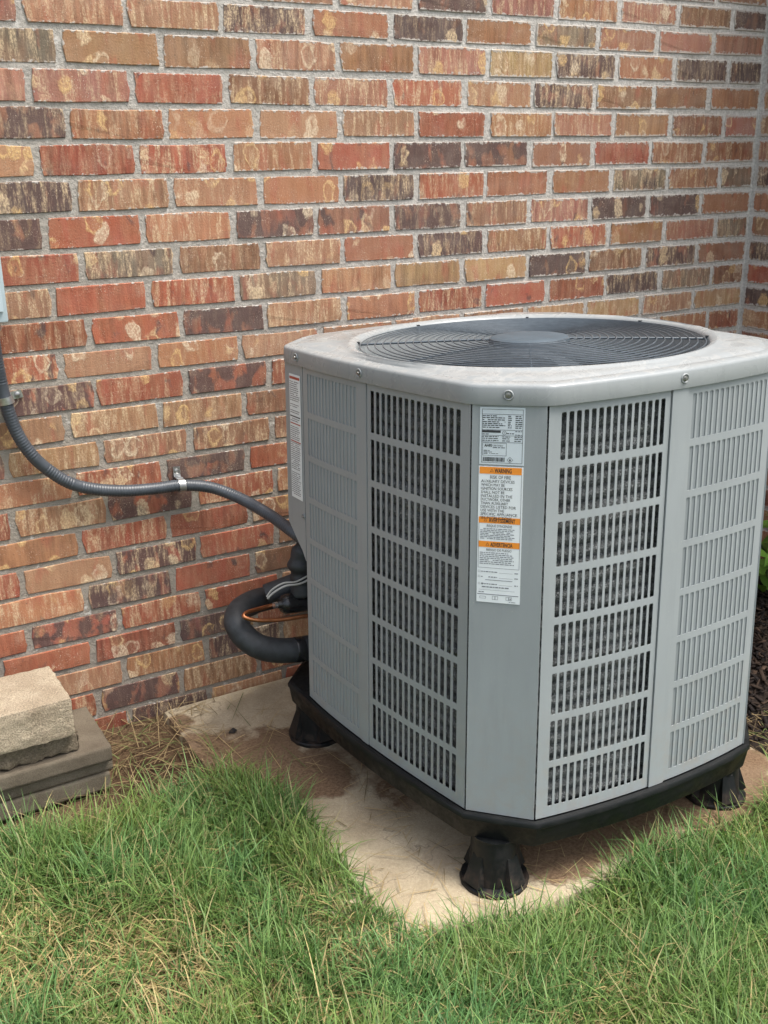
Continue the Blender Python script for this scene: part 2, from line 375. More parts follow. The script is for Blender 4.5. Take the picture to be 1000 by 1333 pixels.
# ================================================================== STRUCTURE
tag(mesh_obj('ground', [(-60, -60, -.022), (60, -60, -.022), (60, 60, -.022), (-60, 60, -.022)], [(0, 1, 2, 3)], MAT['soil']), kind='structure')
def rounded_slab(x0, x1, y0, y1, z0, z1, b, jit=0, n=9, rot=0, seed=0, c=None):
    """box with bevelled, slightly worn arrises"""
    r = random.Random(seed); bm = bmesh.new(); bmesh.ops.create_cube(bm, size=1)
    for v in bm.verts: v.co = Vector((v.co.x*(x1-x0), v.co.y*(y1-y0), v.co.z*(z1-z0)))
    bmesh.ops.bevel(bm, geom=bm.edges[:], offset=b, segments=2, affect='EDGES', profile=.6)
    if jit:
        bmesh.ops.subdivide_edges(bm, edges=[e for e in bm.edges if e.calc_length() > .03], cuts=n, use_grid_fill=True)
        for v in bm.verts: v.co += Vector((r.gauss(0, jit), r.gauss(0, jit), r.gauss(0, jit)))
    R = Matrix.Rotation(rot, 3, 'Z'); cc = Vector(((x0+x1)/2, (y0+y1)/2, (z0+z1)/2))
    vs = [R @ v.co + cc for v in bm.verts]; bm.verts.index_update(); fs = [tuple(v.index for v in f.verts) for f in bm.faces]; bm.free()
    return vs, fs
v, f = rounded_slab(.075, 1.16, -1.05, -.012, -.085, 0, .018, .0009, 14, 0, 3)
pad = mesh_obj('concrete_pad', v, f, MAT['pad']); autosmooth(pad, 40); tag(pad, kind='structure')

# ------------------------------------------------------------------ brick walls
CH, PI_ = .0677, .20439
BED = {-2: 1.5, -1: 4, 0: 6.0, 1: 3.5, 2: 1.8, 3: 1, 4: -.5, 5: -2.2, 6: -4, 7: -4.5, 8: -4.8, 9: -4.6, 10: -2.5, 11: -2.7, 12: -2, 13: 0, 14: 2.5, 15: 1.5, 16: 2.5, 17: 2.5, 18: 1.5, 19: 3, 20: 4, 21: 5, 22: 5}
def bed_z(k): return 1.5 - k*CH + BED.get(k, 1.5 if k < 0 else 5)*CH/44
CORNER = 1.976
TONE = {'R': (.37, .105, .06), 'O': (.41, .185, .095), 'T': (.41, .222, .125), 'B': (.28, .138, .082), 'D': (.125, .075, .066), 'M': (.25, .115, .085),
        'P': (.40, .18, .13), 'G': (.20, .155, .112), 'Y': (.47, .305, .15), 'E': (.34, .105, .07)}
FLASH = {'R': .28, 'O': .15, 'T': .05, 'B': .35, 'D': 1.0, 'M': .85, 'P': .15, 'G': .4, 'Y': .0, 'E': .85}
ROWS = {-2: '', -1: '.TTTTMPOPBD', 0: 'PTTMODOGPPP', 1: 'GTTTOPYMODD', 2: 'PPRBPRTMBBO', 3: 'MOOTTROPTBP', 4: 'TRROROMBROO'.replace('OM', 'MM', 1), 5: 'DTTODROOGBG',
        6: 'MROMBMBPDMO', 7: 'RGBTODBROPG', 8: 'BRRGTYYDBMB', 9: 'RRMTORRRDGB', 10: 'RTOTTTTYYTY', 11: 'ERERRORROOR', 12: 'TTTBTORRTOR', 13: 'TTBTRORBTOR',
        14: 'ORMRTRORBRO', 15: 'TEROBRMTROR', 16: 'ORROBTRROMR', 17: 'TERTBROTRMO', 18: 'OMRBRTOMRTO', 19: 'ERRTOROBRMR', 20: 'RRMRTORBMRT', 21: 'TOMTROBRTRM', 22: 'RMTRBMROTRB', 23: 'RMTRBMROTRB'}
def brick_mesh(L, H, seed, D=.03):
    """front face in the XZ plane at y=0, body behind it; a worn outline of 10 points with a small arris"""
    r = random.Random(seed); j = lambda s: r.gauss(0, s)
    cL, cR = r.uniform(.001, .005), r.uniform(.001, .005)
    ol = [(cL, 0), (L*r.uniform(.3, .7), 0), (L-cR, 0), (L, H*r.uniform(.2, .4)), (L-r.uniform(-.001, .003), H*r.uniform(.55, .8)), (L-cL, H), (L*r.uniform(.3, .7), H), (cR, H), (r.uniform(-.001, .003), H*r.uniform(.55, .8)), (0, H*r.uniform(.2, .4))]
    ol = [(x+j(.0013), z+j(.0010)) for x, z in ol]
    b = .0015; n = len(ol)
    def inset(x, z): return (x+(b if x < L*.02 else -b if x > L*.98 else 0), z+(b if z < H*.15 else -b if z > H*.85 else 0))
    f = [(inset(x, z)[0], j(.0003), inset(x, z)[1]) for x, z in ol]
    m = [(x, b*.9, z) for x, z in ol]; bk = [(x, D, z) for x, z in ol]
    vs = f+m+bk; fs = [tuple(range(n))]
    for a in (0, 1):
        for i in range(n):
            k = (i+1) % n; fs.append((a*n+k, a*n+i, (a+1)*n+i, (a+1)*n+k))
    return vs, fs
def make_brick_data(L, H, seed):
    vs, fs = brick_mesh(L, H, seed); me = bpy.data.meshes.new('brick'); me.from_pydata(vs, [], fs)
    uv = me.uv_layers.new(name='face')
    for lp in me.loops:
        c = me.vertices[lp.vertex_index].co; uv.data[lp.index].uv = (min(1, max(0, c.x/L)), min(1, max(0, c.z/H)))
    me.materials.append(MAT['brick']); me.update(); return me
JT = .0114
FULLH = CH-JT
LEN = {'full': PI_-JT, 'closer': PI_*.667-JT}
VAR = {k: [make_brick_data(L, FULLH, 100+i) for i in range(9)] for k, L in LEN.items()}
def project(P):
    d = Vector(P)-Vector(camo.matrix_world.translation); z = d.dot(fw)
    if z < .1: return (-9, -9)
    return 500+1360.25*d.dot(rt2)/z, 666.5-1360.25*d.dot(up2)/z
class Joined:
    def __init__(s): s.v = []; s.f = []; s.c = []; s.uv = []
    def add(s, vs, fs, col, L, H, fn):
        b = len(s.v)
        for f in fs:
            s.f.append(tuple(b+i for i in f))
            for i in f: s.c.append(col); s.uv.append((min(1, max(0, vs[i][0]/L)), min(1, max(0, vs[i][2]/H))))
        s.v += [fn(v) for v in vs]
    def obj(s, parent):
        o = mesh_obj('brick_field', s.v, s.f, MAT['brick_far'], parent); me = o.data
        uv = me.uv_layers.new(name='face'); uv.data.foreach_set('uv', np.array(s.uv, dtype=np.float32).ravel())
        ca = me.color_attributes.new('tone', 'FLOAT_COLOR', 'CORNER'); ca.data.foreach_set('color', np.array(s.c, dtype=np.float32).ravel())
        o['kind'] = 'stuff'; return o
def tone_color(t, r):
    c = TONE[t]; g = r.uniform(.70, 1.02); return (c[0]*g*r.uniform(.96, 1.04), c[1]*g*r.uniform(.93, 1.07), c[2]*g*r.uniform(.92, 1.08), min(1, max(0, FLASH[t]+r.uniform(-.12, .12))))
def lay(wall, joined, course, u0, L, closer, tone, xf, rot, visible, r):
    """one brick: u0 along the wall, xf maps (u, depth, z) to world"""
    z0 = bed_z(course)+JT/2; H = bed_z(course-1)-bed_z(course)-JT
    du, dy, dz = r.gauss(0, .0014), max(-.0012, min(.0011, r.gauss(0, .0007))), r.gauss(0, .0006)
    col = tone_color(tone, r)
    if visible:
        me = r.choice(VAR['closer' if closer else 'full'])
        o = bpy.data.objects.new('brick', me); COL.objects.link(o); o.parent = wall
        w = Vector(xf(u0+JT/2+du, dy, z0+dz)); o.location = w-wall.location
        o.rotation_euler = (0, r.gauss(0, .0035), rot); o.scale = (L/LEN['closer' if closer else 'full'], 1, H/FULLH); o.color = col
    else:
        vs, fs = brick_mesh(L, H, r.randrange(9**6))
        joined.add(vs, fs, col, L, H, lambda v: xf(u0+JT/2+du+v[0], dy+v[1], z0+dz+v[2]))
def mortar_sheet(name, parent, u0, u1, z0, z1, xf, depth):
    nu, nz = int((u1-u0)/.012), int((z1-z0)/.012)
    U, Z = np.meshgrid(np.linspace(u0, u1, nu+1), np.linspace(z0, z1, nz+1)); nn = rng.normal(0, .0004, U.shape)
    vs = [xf(a, depth+d, b) for a, b, d in zip(U.ravel(), Z.ravel(), nn.ravel())]
    fs = [(i*(nu+1)+j, i*(nu+1)+j+1, (i+1)*(nu+1)+j+1, (i+1)*(nu+1)+j) for i in range(nz) for j in range(nu)]
    o = mesh_obj(name, vs, fs, MAT['mortar'], parent, True); return o
wall = empty('brick_wall', (0, 0, 0), 'long mottled red and tan brick wall behind the air conditioner', 'wall')
r = random.Random(5); jn = Joined(); fl = lambda u, d, z: (u, d, z)
for c in range(-14, 24):
    odd = c % 2 != 0; ts = ROWS.get(c, '')
    for n in range(-8, 10):
        u0 = n*PI_ if odd else (n-1/3)*PI_
        closer = odd and n == 9
        L = (CORNER-u0 if closer else PI_)-JT
        if closer: L = PI_*.667-JT
        i = n+1; t = ts[i] if 0 <= i < len(ts) and ts[i] != '.' else r.choice('RRROOTTBMPDEYP' if c < 11 else 'RRRROTBMEO')
        zc = (bed_z(c)+bed_z(c-1))/2
        ps = [project((u0+a, 0, zc+b)) for a in (0, .1, PI_) for b in (-.03, .03)]
        vis = any(-5 <= x <= 1005 and -5 <= y <= 1338 for x, y in ps)
        if c >= 11 and u0 > .52: vis = False
        lay(wall, jn, c, u0, L, closer, t, fl, 0, vis, r)
jn.obj(wall)
mortar_sheet('mortar', wall, -1.7, CORNER+.03, -.12, 2.46, fl, .0026)
mb = MB(); mb.box(((-1.7+CORNER+.2)/2, .12, 1.17), (CORNER+1.9, .18, 2.58)); mb.obj('wall_core', MAT['mortar'], wall)
side = empty('brick_wall', (CORNER, 0, 0), 'narrow strip of returning brick wall at the right edge of the photo', 'wall')
jn = Joined(); xs = lambda u, d, z: (CORNER+d, -u, z)
for c in range(-14, 24):
    odd = c % 2 != 0
    for n in range(0, 7):
        u0 = .004+n*PI_ - (0 if odd else PI_/3) if n else .004
        L = (PI_ if (odd or n) else PI_*2/3)-JT
        vis = n == 0 and any(x <= 1002 and -5 <= y <= 780 for x, y in [project((CORNER, -a, bed_z(c)+.03)) for a in (.02, .1)])
        t = r.choice('RROTBDMPRO')
        lay(side, jn, c, u0, L, (not odd and n == 0), t, xs, -math.pi/2, vis, r)
jn.obj(side)
mortar_sheet('mortar', side, -.004, 1.45, -.12, 2.46, xs, .0026)
mb = MB(); mb.box((CORNER+.13, -.72, 1.17), (.24, 1.44, 2.58)); mb.obj('wall_core', MAT['mortar'], side)

# ================================================================== AIR CONDITIONER
ZB, HB = .155, .743
def U(x, y, z):
    """the cabinet tapers a little and its top leans back a little"""
    if z <= ZB: return (x, y, z)
    t = (z-ZB)/HB; k = 1-.030*t; zz = ZB+(z-ZB)*(1+(.008*(x-.43)-.026*(y+1.009))/HB)
    return (.62+(x-.62)*k, -.66+(y+.66)*k, zz)
class Curve:
    def __init__(s, a, m, b):
        a, m, b = map(lambda p: Vector((p[0], p[1], 0)), (a, m, b)); q = []
        for i in range(201):
            t = i/200; q.append(a*(2*(t-.5)*(t-1))+m*(-4*t*(t-1))+b*(2*t*(t-.5)))
        s.q = q; d = [0]
        for i in range(200): d.append(d[-1]+(q[i+1]-q[i]).length)
        s.d = d; s.L = d[-1]
    def at(s, l):
        l = min(max(l, -.2), s.L+.2)
        if l <= 0: i, t = 0, l/s.d[1]
        elif l >= s.L: i, t = 199, 1+(l-s.L)/(s.d[200]-s.d[199])
        else:
            lo = int(np.searchsorted(s.d, l))-1; i = max(0, min(199, lo)); t = (l-s.d[i])/(s.d[i+1]-s.d[i])
        p = s.q[i].lerp(s.q[i+1], t); g = (s.q[i+1]-s.q[i]).normalized(); return p, Vector((g.y, -g.x, 0))     # outward normal (walk counter-clockwise)
    def P(s, l, dep, z):
        p, n = s.at(l); return (p.x-n.x*dep, p.y-n.y*dep, z)
LEFT = Curve((.292, -.397), (.3025, -.628), (.344, -.919))
POST = Curve((.344, -.919), (.387, -.964), (.430, -1.009))
FRONT = Curve((.430, -1.009), (.688, -1.036), (.938, -1.021))
CFR = Curve((.938, -1.021), (.9865, -.973), (1.035, -.925))
RIGHT = Curve((1.035, -.925), (1.055, -.62), (1.035, -.32))
CBR = Curve((1.035, -.32), (.9875, -.2725), (.94, -.225))
BACK = Curve((.94, -.225), (.66, -.205), (.385, -.225))
CBL = Curve((.385, -.225), (.338, -.27), (.2915, -.315))
LB = Curve((.2915, -.315), (.2912, -.356), (.292, -.397))
ac = empty('air_conditioner', (.65, -.63, 0), 'big grey outdoor air conditioning condenser unit on black feet beside the brick wall', 'air conditioner')
def cells(name, cv, ls, zs, hole, dep, mat, parent, chamfer=0):
    """sheet with thickness dep; hole(i,j) marks openings"""
    mb = MB(); nl, nz = len(ls), len(zs)
    F = lambda i, j: j*nl+i
    vs = [cv.P(l, 0, z) for z in zs for l in ls]+[cv.P(l, dep, z) for z in zs for l in ls]; B = nl*nz; fs = []
    solid = lambda i, j: 0 <= i < nl-1 and 0 <= j < nz-1 and not hole(i, j)
    for j in range(nz-1):
        for i in range(nl-1):
            if not solid(i, j): continue
            a, b, c, d = F(i, j), F(i+1, j), F(i+1, j+1), F(i, j+1)
            fs.append((a, b, c, d)); fs.append((B+d, B+c, B+b, B+a))
            if not solid(i-1, j): fs.append((a, d, B+d, B+a))
            if not solid(i+1, j): fs.append((b, B+b, B+c, c))
            if not solid(i, j-1): fs.append((a, B+a, B+b, b))
            if not solid(i, j+1): fs.append((d, c, B+c, B+d))
    mb.add(vs, fs)
    if chamfer:
        for j in range(nz-1):
            for i in range(nl-1):
                if solid(i, j): continue
                l0, l1, z0, z1 = ls[i], ls[i+1], zs[j], zs[j+1]; k = chamfer
                for (l, z, a, b) in ((l0, z0, 1, 1), (l1, z0, -1, 1), (l1, z1, -1, -1), (l0, z1, 1, -1)):
                    p = [cv.P(l, .0004, z), cv.P(l+a*k, .0004, z), cv.P(l, .0004, z+b*k)]
                    mb.add(p, [(0, 1, 2) if a*b > 0 else (0, 2, 1)])
    return mb
ROWN, TOPM, BOTM, BAR = 8, .017, .021, .0125
SH = (HB-TOPM-BOTM-(ROWN-1)*BAR)/ROWN
def zlist():
    zs = [ZB]; z = ZB+BOTM
    for k in range(ROWN): zs += [z, z+SH]; z += SH+BAR
    return zs+[ZB+HB]
def louvre(cv, l0, l1, m0, m1, sgn, nslot=15, label=None, open_=True, od=(.0042, .0038)):
    bar = .35; w = (l1-l0-m0-m1)/(nslot-bar*0+0.0); sw = w*(1-bar); bw = w*bar
    ls = [l0]; l = l0+m0+bw/2
    for k in range(nslot): ls += [l, l+sw]; l += w
    ls += [l1]
    zs = zlist(); hole = lambda i, j: (i % 2 == 1) and (j % 2 == 1)
    mb = cells('louver_panel', cv, ls, zs, hole, .0013, MAT['paint'], ac, .0022)
    o = mb.obj('louver_panel', MAT['paint'], ac, 30, fn=U); 
    if label: o['label'] = label
    if open_: return o
    vb = MB()                                           # slanting vane behind every bar
    for j in range(1, len(zs)-1, 2):
        for k in range(-1, nslot+1):
            if k < 0: a = ls[1]-bw*.6
            elif k < nslot: a = ls[2+2*k]+bw*.5
            else: continue
            d = .0036; sh = sgn*.0106
            za, zb = zs[j]-.002, zs[j+1]+.002
            p = [cv.P(a, .0008, za), cv.P(a+sh, .0008+d, za), cv.P(a+sh, .0008+d, zb), cv.P(a, .0008, zb)]
            q = [cv.P(a+.0006, .0014, za), cv.P(a+sh+.0006, .0016+d, za), cv.P(a+sh+.0006, .0016+d, zb), cv.P(a+.0006, .0014, zb)]
            vb.add(p+q, [(0, 1, 2, 3), (7, 6, 5, 4), (1, 5, 6, 2), (0, 4, 5, 1), (3, 2, 6, 7)])
    v = vb.obj('vanes', MAT['paint'], o, fn=U); v['kind'] = 'stuff'
    return o
def strip(name, cv, l0, l1, z0, z1, dep0, th=.004, seg=4, mat='paint', parent=None):
    ls = [l0+(l1-l0)*i/seg for i in range(seg+1)]; vs = []; n = len(ls)
    for z in (z0, z1):
        for d in (dep0, dep0+th):
            vs += [cv.P(l, d, z) for l in ls]
    fs = []
    for i in range(n-1):
        fs += [(i, i+1, 2*n+i+1, 2*n+i), (n+i, 3*n+i, 3*n+i+1, n+i+1), (i, n+i, n+i+1, i+1), (2*n+i, 2*n+i+1, 3*n+i+1, 3*n+i)]
    fs += [(0, 2*n, 3*n, n), (n-1, 2*n-1, 4*n-1, 3*n-1)]
    mb = MB(); mb.add(vs, fs); return mb.obj(name, MAT[mat], parent or ac, 30, fn=U)
g = .0016
LL, FL = LEFT.L, FRONT.L
louvre(LEFT, .002, .219, .018, .006, 1, 15, 'closed looking grey louver panel beside the pipes', False)
strip('divider_post', LEFT, .219+g, .246-g, ZB, ZB+HB, -.0015)
louvre(LEFT, .246, LL-.002, .008, .020, -1, 15, 'grey louver panel left of the corner post with the dark coil behind', True, (.0036, .0060))
strip('corner_post', POST, g, POST.L-g, ZB, ZB+HB, -.0012, .005, 2)
louvre(FRONT, .002, .2405, .020, .009, 1, 15, 'grey louver panel right of the corner post with the dark coil behind')
strip('divider_post', FRONT, .2405+g, .2785-g, ZB, ZB+HB, -.0030)
louvre(FRONT, .2785, FL-.004, .010, .018, -1, 15, 'closed looking grey louver panel at the right edge', False)
strip('corner_post', CFR, -.002, CFR.L-.002, ZB, ZB+HB, -.001)
louvre(RIGHT, .002, RIGHT.L/2-.014, .018, .01, 1); strip('divider_post', RIGHT, RIGHT.L/2-.0125, RIGHT.L/2+.0125, ZB, ZB+HB, -.002)
louvre(RIGHT, RIGHT.L/2+.014, RIGHT.L-.002, .01, .018, -1)
strip('corner_post', CBR, g, CBR.L-g, ZB, ZB+HB, -.001)
louvre(BACK, .002, BACK.L/2-.014, .018, .01, 1); strip('divider_post', BACK, BACK.L/2-.0125, BACK.L/2+.0125, ZB, ZB+HB, -.002)
louvre(BACK, BACK.L/2+.014, BACK.L-.002, .01, .018, -1)
# service panel: flat beside the left louvers, wraps the rear corner, lower outer corner cut off above the valves
ls = [0, .02, .045, .065, LB.L-.001]; zlow = [.545, .53, .51, .495, .475]
vs = [LB.P(l, 0, z) for l, z in zip(ls, zlow)]+[LB.P(l, 0, ZB+HB) for l in ls]; vs += [LB.P(l, .004, z) for l, z in zip(ls, zlow)]+[LB.P(l, .004, ZB+HB) for l in ls]
fs = [(i, i+1, 5+i+1, 5+i) for i in range(4)]+[(10+i, 15+i, 15+i+1, 10+i+1) for i in range(4)]+[(i, 10+i, 11+i, i+1) for i in range(4)]+[(0, 5, 15, 10), (4, 14, 19, 9)]
mb = MB(); mb.add(vs, fs); service = mb.obj('service_panel', MAT['paint'], ac, 30, fn=U)
strip('rear_service_panel', CBL, g, CBL.L-g, .545, ZB+HB, 0)
strip('valve_plate', Curve((.39, -.222), (.344, -.307), (.2975, -.392)), 0, .19, ZB, .56, 0, .004, 4, 'paint')
# base pan
def outline(off=0, n=10, cvs=None):
    pts = []
    for cv in cvs or (LB, LEFT, POST, FRONT, CFR, RIGHT, CBR, BACK, CBL):
        m = 2 if cv.L < .2 else n
        for i in range(m): pts.append(cv.P(cv.L*i/m, -off, 0))
    return [Vector((p[0], p[1])) for p in pts]
def loft(name, rings, mat, parent, cap_top=False, cap_bot=False, smooth=35, fn=None):
    n = len(rings[0][0]); vs = []; fs = []
    for pts, z in rings: vs += [(p[0], p[1], z) for p in pts]
    for a in range(len(rings)-1):
        for i in range(n):
            k = (i+1) % n; fs.append((a*n+i, a*n+k, (a+1)*n+k, (a+1)*n+i))
    if cap_bot: fs.append(tuple(range(n))[::-1])
    if cap_top: fs.append(tuple((len(rings)-1)*n+i for i in range(n)))
    mb = MB(); mb.add(vs, fs); o = mb.obj(name, mat, parent, None, fn=fn); recalc(o)
    return autosmooth(o, smooth) if smooth else o
base = loft('base_pan', [(outline(-.045), .112), (outline(-.014), .100), (outline(.001), .100), (outline(.004), .104), (outline(.010), .140), (outline(.013), .143), (outline(.013), .1505), (outline(.011), .1535), (outline(.004), .1545), (outline(-.002), .1505), (outline(-.05), .1505)], MAT['black_plastic'], ac, True, True)
# coil behind the louvers: stacked spine-fin tubes
def coil():
    nt_, rings = 30, []; VALVE = Curve((.385, -.225), (.3405, -.309), (.296, -.393))
    z0, z1 = ZB+.004, ZB+HB-.006
    for i in range(nt_):
        zc = z0+(z1-z0)*(i+.5)/nt_; h = (z1-z0)/nt_/2
        for a, d in ((-1, .0), (-.6, .007), (0, .010), (.6, .007)):
            rings.append((outline(-.024+d-.004, 10, (LEFT, POST, FRONT, CFR, RIGHT, CBR, BACK, VALVE)), zc+a*h))
    return loft('condenser_coil', rings, MAT['coil'], ac, smooth=0, fn=U)
coil()
mb = MB(); mb.box((.65, -.63, .5), (.12, .12, .68)); mb.lathe((.60, -.66, .152), [(.0, .36), (.06, .35), (.085, .31), (.085, 0)], 20); mb.obj('compressor', MAT['dark'], ac, 40)
# top cap with round fan opening
GC = Vector((.682, -.630)); GR = .342
def angular(off, N=144):
    poly = outline(off, 12); out = []
    for i in range(N):
        a = 2*math.pi*i/N; d = Vector((math.cos(a), math.sin(a))); best = None
        for p, q in zip(poly, poly[1:]+poly[:1]):
            e = q-p; den = d.x*e.y-d.y*e.x
            if abs(den) < 1e-9: continue
            w = p-GC; t = (w.x*e.y-w.y*e.x)/den; s_ = (w.x*d.y-w.y*d.x)/den
            if t > 0 and -1e-6 <= s_ <= 1+1e-6: best = t if best is None else max(best, t)
        out.append(best)
    return np.array(out)
def cap():
    N = 144; o1 = angular(.006, N)
    k = np.array([.22, .56, .22]); sm = o1.copy()
    sm = .9*sm+.05*(np.roll(sm, 1)+np.roll(sm, -1))
    ang = 2*np.pi*np.arange(N)/N; zt = ZB+HB
    ring = lambda rad, z: ([(GC.x+r_*math.cos(a), GC.y+r_*math.sin(a)) for r_, a in zip(rad, ang)], z)
    inw = lambda d: np.maximum(sm-d, GR+.012)
    circ = lambda r_: np.full(N, r_)
    mix = lambda d, r_, t: np.maximum((sm-d)*(1-t)+r_*t, GR+.01)
    rr = [ring(sm-.004, zt-.002), ring(sm, zt-.004), ring(sm+.0012, zt+.004), ring(sm+.0006, zt+.0225), ring(inw(.0006), zt+.0258), ring(inw(.0028), zt+.0278), ring(inw(.008), zt+.0292),
          ring(inw(.018), zt+.0312), ring(inw(.0215), zt+.0300), ring(inw(.026), zt+.0306), ring(inw(.030), zt+.0330),
          ring(mix(.04, GR+.03, .5), zt+.0350), ring(np.minimum(circ(GR+.024), inw(.034)), zt+.0362), ring(np.minimum(circ(GR+.020), inw(.036)), zt+.0392), ring(np.minimum(circ(GR+.015), inw(.038)), zt+.0395), ring(np.minimum(circ(GR+.012), inw(.04)), zt+.0378),
          ring(circ(GR+.007), zt+.0365), ring(circ(GR+.003), zt+.033), ring(circ(GR), zt+.026), ring(circ(GR-.004), zt-.06), ring(circ(GR-.0045), zt-.06)]
    pts_ = [np.array([math.hypot(p[0]-GC.x, p[1]-GC.y) for p in q_[0]]) for q_ in rr]
    for i in range(len(rr)-4, 3, -1): pts_[i] = np.maximum(pts_[i], pts_[i+1]+.0011)      # keep every ring outside the next
    rr = [ring(p_, q_[1]) for p_, q_ in zip(pts_, rr)]
    return loft('top_cap', rr, MAT['cap'], ac, smooth=40, fn=U)
topcap = cap()
def cap_point(x, y, z): return Vector(U(x, y, z))
def screw(cv, l, z, mat='screw', parent=None, r_=.0050, dep=-.0075):
    p, n = cv.at(l); c = Vector(U(*cv.P(l, dep, z))); nn = Vector((n.x, n.y, 0)).normalized(); up_ = Vector((0, 0, 1)); tn = nn.cross(up_)
    def pt(rad, a, d): return c+(tn*math.cos(a)+up_*math.sin(a))*rad+nn*d
    prof = [(r_*1.75, .0003), (r_*1.45, .0016), (r_*1.2, .0008), (r_*1.05, -.0012)]; head = [(r_*.95, -.001), (r_*.95, .0006), (r_*.62, .0008), (r_*.58, .0042), (.0001, .0044)]
    for nm, pr, m_ in (('dimple', prof, 'cap'), ('screw', head, mat)):
        q = MB(); N = 18; vs = []; fs = []
        for rad, d in pr: vs += [pt(rad, 2*math.pi*k/N, d) for k in range(N)]
        for i in range(len(pr)-1):
            for k in range(N): fs.append((i*N+k, i*N+(k+1) % N, (i+1)*N+(k+1) % N, (i+1)*N+k))
        q.add(vs, fs); q.obj(nm, MAT[m_], parent or topcap, 40)
zsc = ZB+HB+.0125
screw(LB, LB.L-.012, zsc); screw(LEFT, .232, zsc); screw(POST, POST.L*.49, zsc); screw(FRONT, .262, zsc); screw(RIGHT, RIGHT.L/2, zsc)
screw(LEFT, -.006, .575, parent=service, r_=.0035, dep=-.001)
# fan grille
zt = ZB+HB+.0320
gr = MB(); N = 96
for i in range(18):
    rad = .078+(GR-.004-.078)*i/17; zz = zt+.006*math.cos(rad/GR*math.pi/2)
    gr.tube([(GC.x+rad*math.cos(2*math.pi*k/N), GC.y+rad*math.sin(2*math.pi*k/N), zz) for k in range(N)], .00125, 5, closed=True)
grille = gr.obj('fan_grille', MAT['grille'], ac, 60, fn=U); grille['kind'] = 'stuff'
for k in range(8):
    a = 2*math.pi*(k+.18)/8; d = Vector((math.cos(a), math.sin(a), 0)); c0 = Vector((GC.x, GC.y, 0)); q = MB()
    q.tube([tuple(c0+d*rr+Vector((0, 0, zt-.0028+.006*math.cos(rr/GR*math.pi/2)))) for rr in np.linspace(.07, GR+.004, 8)], .0022, 6)
    q.obj('spoke', MAT['grille'], grille, 60, fn=U)
    q = MB(); q.box(tuple(c0+d*(GR+.004)+Vector((0, 0, zt+.001))), (.010, .006, .004), Matrix.Rotation(a, 3, 'Z')); q.obj('grille_clip', MAT['wire'], grille, fn=U)
q = MB(); q.lathe((GC.x, GC.y, zt), [(.080, -.004), (.080, .004), (.076, .0075), (.05, .0095), (.02, .0105), (.0005, .0107)], 48); q.obj('hub_plate', MAT['hub'], grille, 40, fn=U)
# fan under the grille
q = MB(); q.lathe((GC.x, GC.y, ZB+HB-.06), [(.0005, .05), (.05, .05), (.062, .04), (.065, -.04), (.0005, -.05)], 28); fanhub = q.obj('fan', MAT['dark'], ac, 40, fn=U)
for b in range(4):
    a0 = 2*math.pi*b/4+.55; vs = []; nr, na = 8, 8
    for i in range(nr):
        rad = .06+(.315-.06)*i/(nr-1); wid = .70+.22*math.sin(i/(nr-1)*math.pi)
        for j in range(na):
            t = j/(na-1)-.5; a = a0+t*wid+.30*(i/(nr-1))**1.5
            vs.append((GC.x+rad*math.cos(a), GC.y+rad*math.sin(a), ZB+HB-.045+t*.05+.012*(1-4*t*t)))
    fs = [(i*na+j, i*na+j+1, (i+1)*na+j+1, (i+1)*na+j) for i in range(nr-1) for j in range(na-1)]
    q = MB(); q.add(vs, fs); q.obj('fan_blade', MAT['blade'], fanhub, 60, fn=U)
# feet
def foot(x, y, rz, first=[None]):
    if first[0] is None:
        q = MB(); q.lathe((0, 0, 0), [(.0640, 0), (.0640, .006), (.0615, .009), (.0500, .011), (.0470, .034), (.0430, .098), (.0445, .099), (.0445, .1035), (.0, .1035)], 16)
        for k in range(4):
            a = 2*math.pi*(k+.5)/4; R = Matrix.Rotation(a, 3, 'Z'); w = .021
            P = [(.036, -w*.55, .072), (.0440, -w*.55, .068), (.0620, -w*.9, .014), (.036, -w, .004), (.036, w*.55, .072), (.0440, w*.55, .068), (.0620, w*.9, .014), (.036, w, .004)]
            q.add([R @ Vector(p) for p in P], [(0, 1, 2, 3), (7, 6, 5, 4), (0, 4, 5, 1), (1, 5, 6, 2)])
        me = q.obj('tmp', MAT['black_plastic'], None, 30); first[0] = me.data; bpy.data.objects.remove(me)
    o = bpy.data.objects.new('foot', first[0]); COL.objects.link(o); o.parent = ac; o.location = Vector((x, y, 0))-ac.location; o.rotation_euler = (0, 0, rz); return o
foot(.398, -.938, .95); foot(.346, -.312, .75); foot(.945, -.955, .5); foot(.955, -.30, 0)

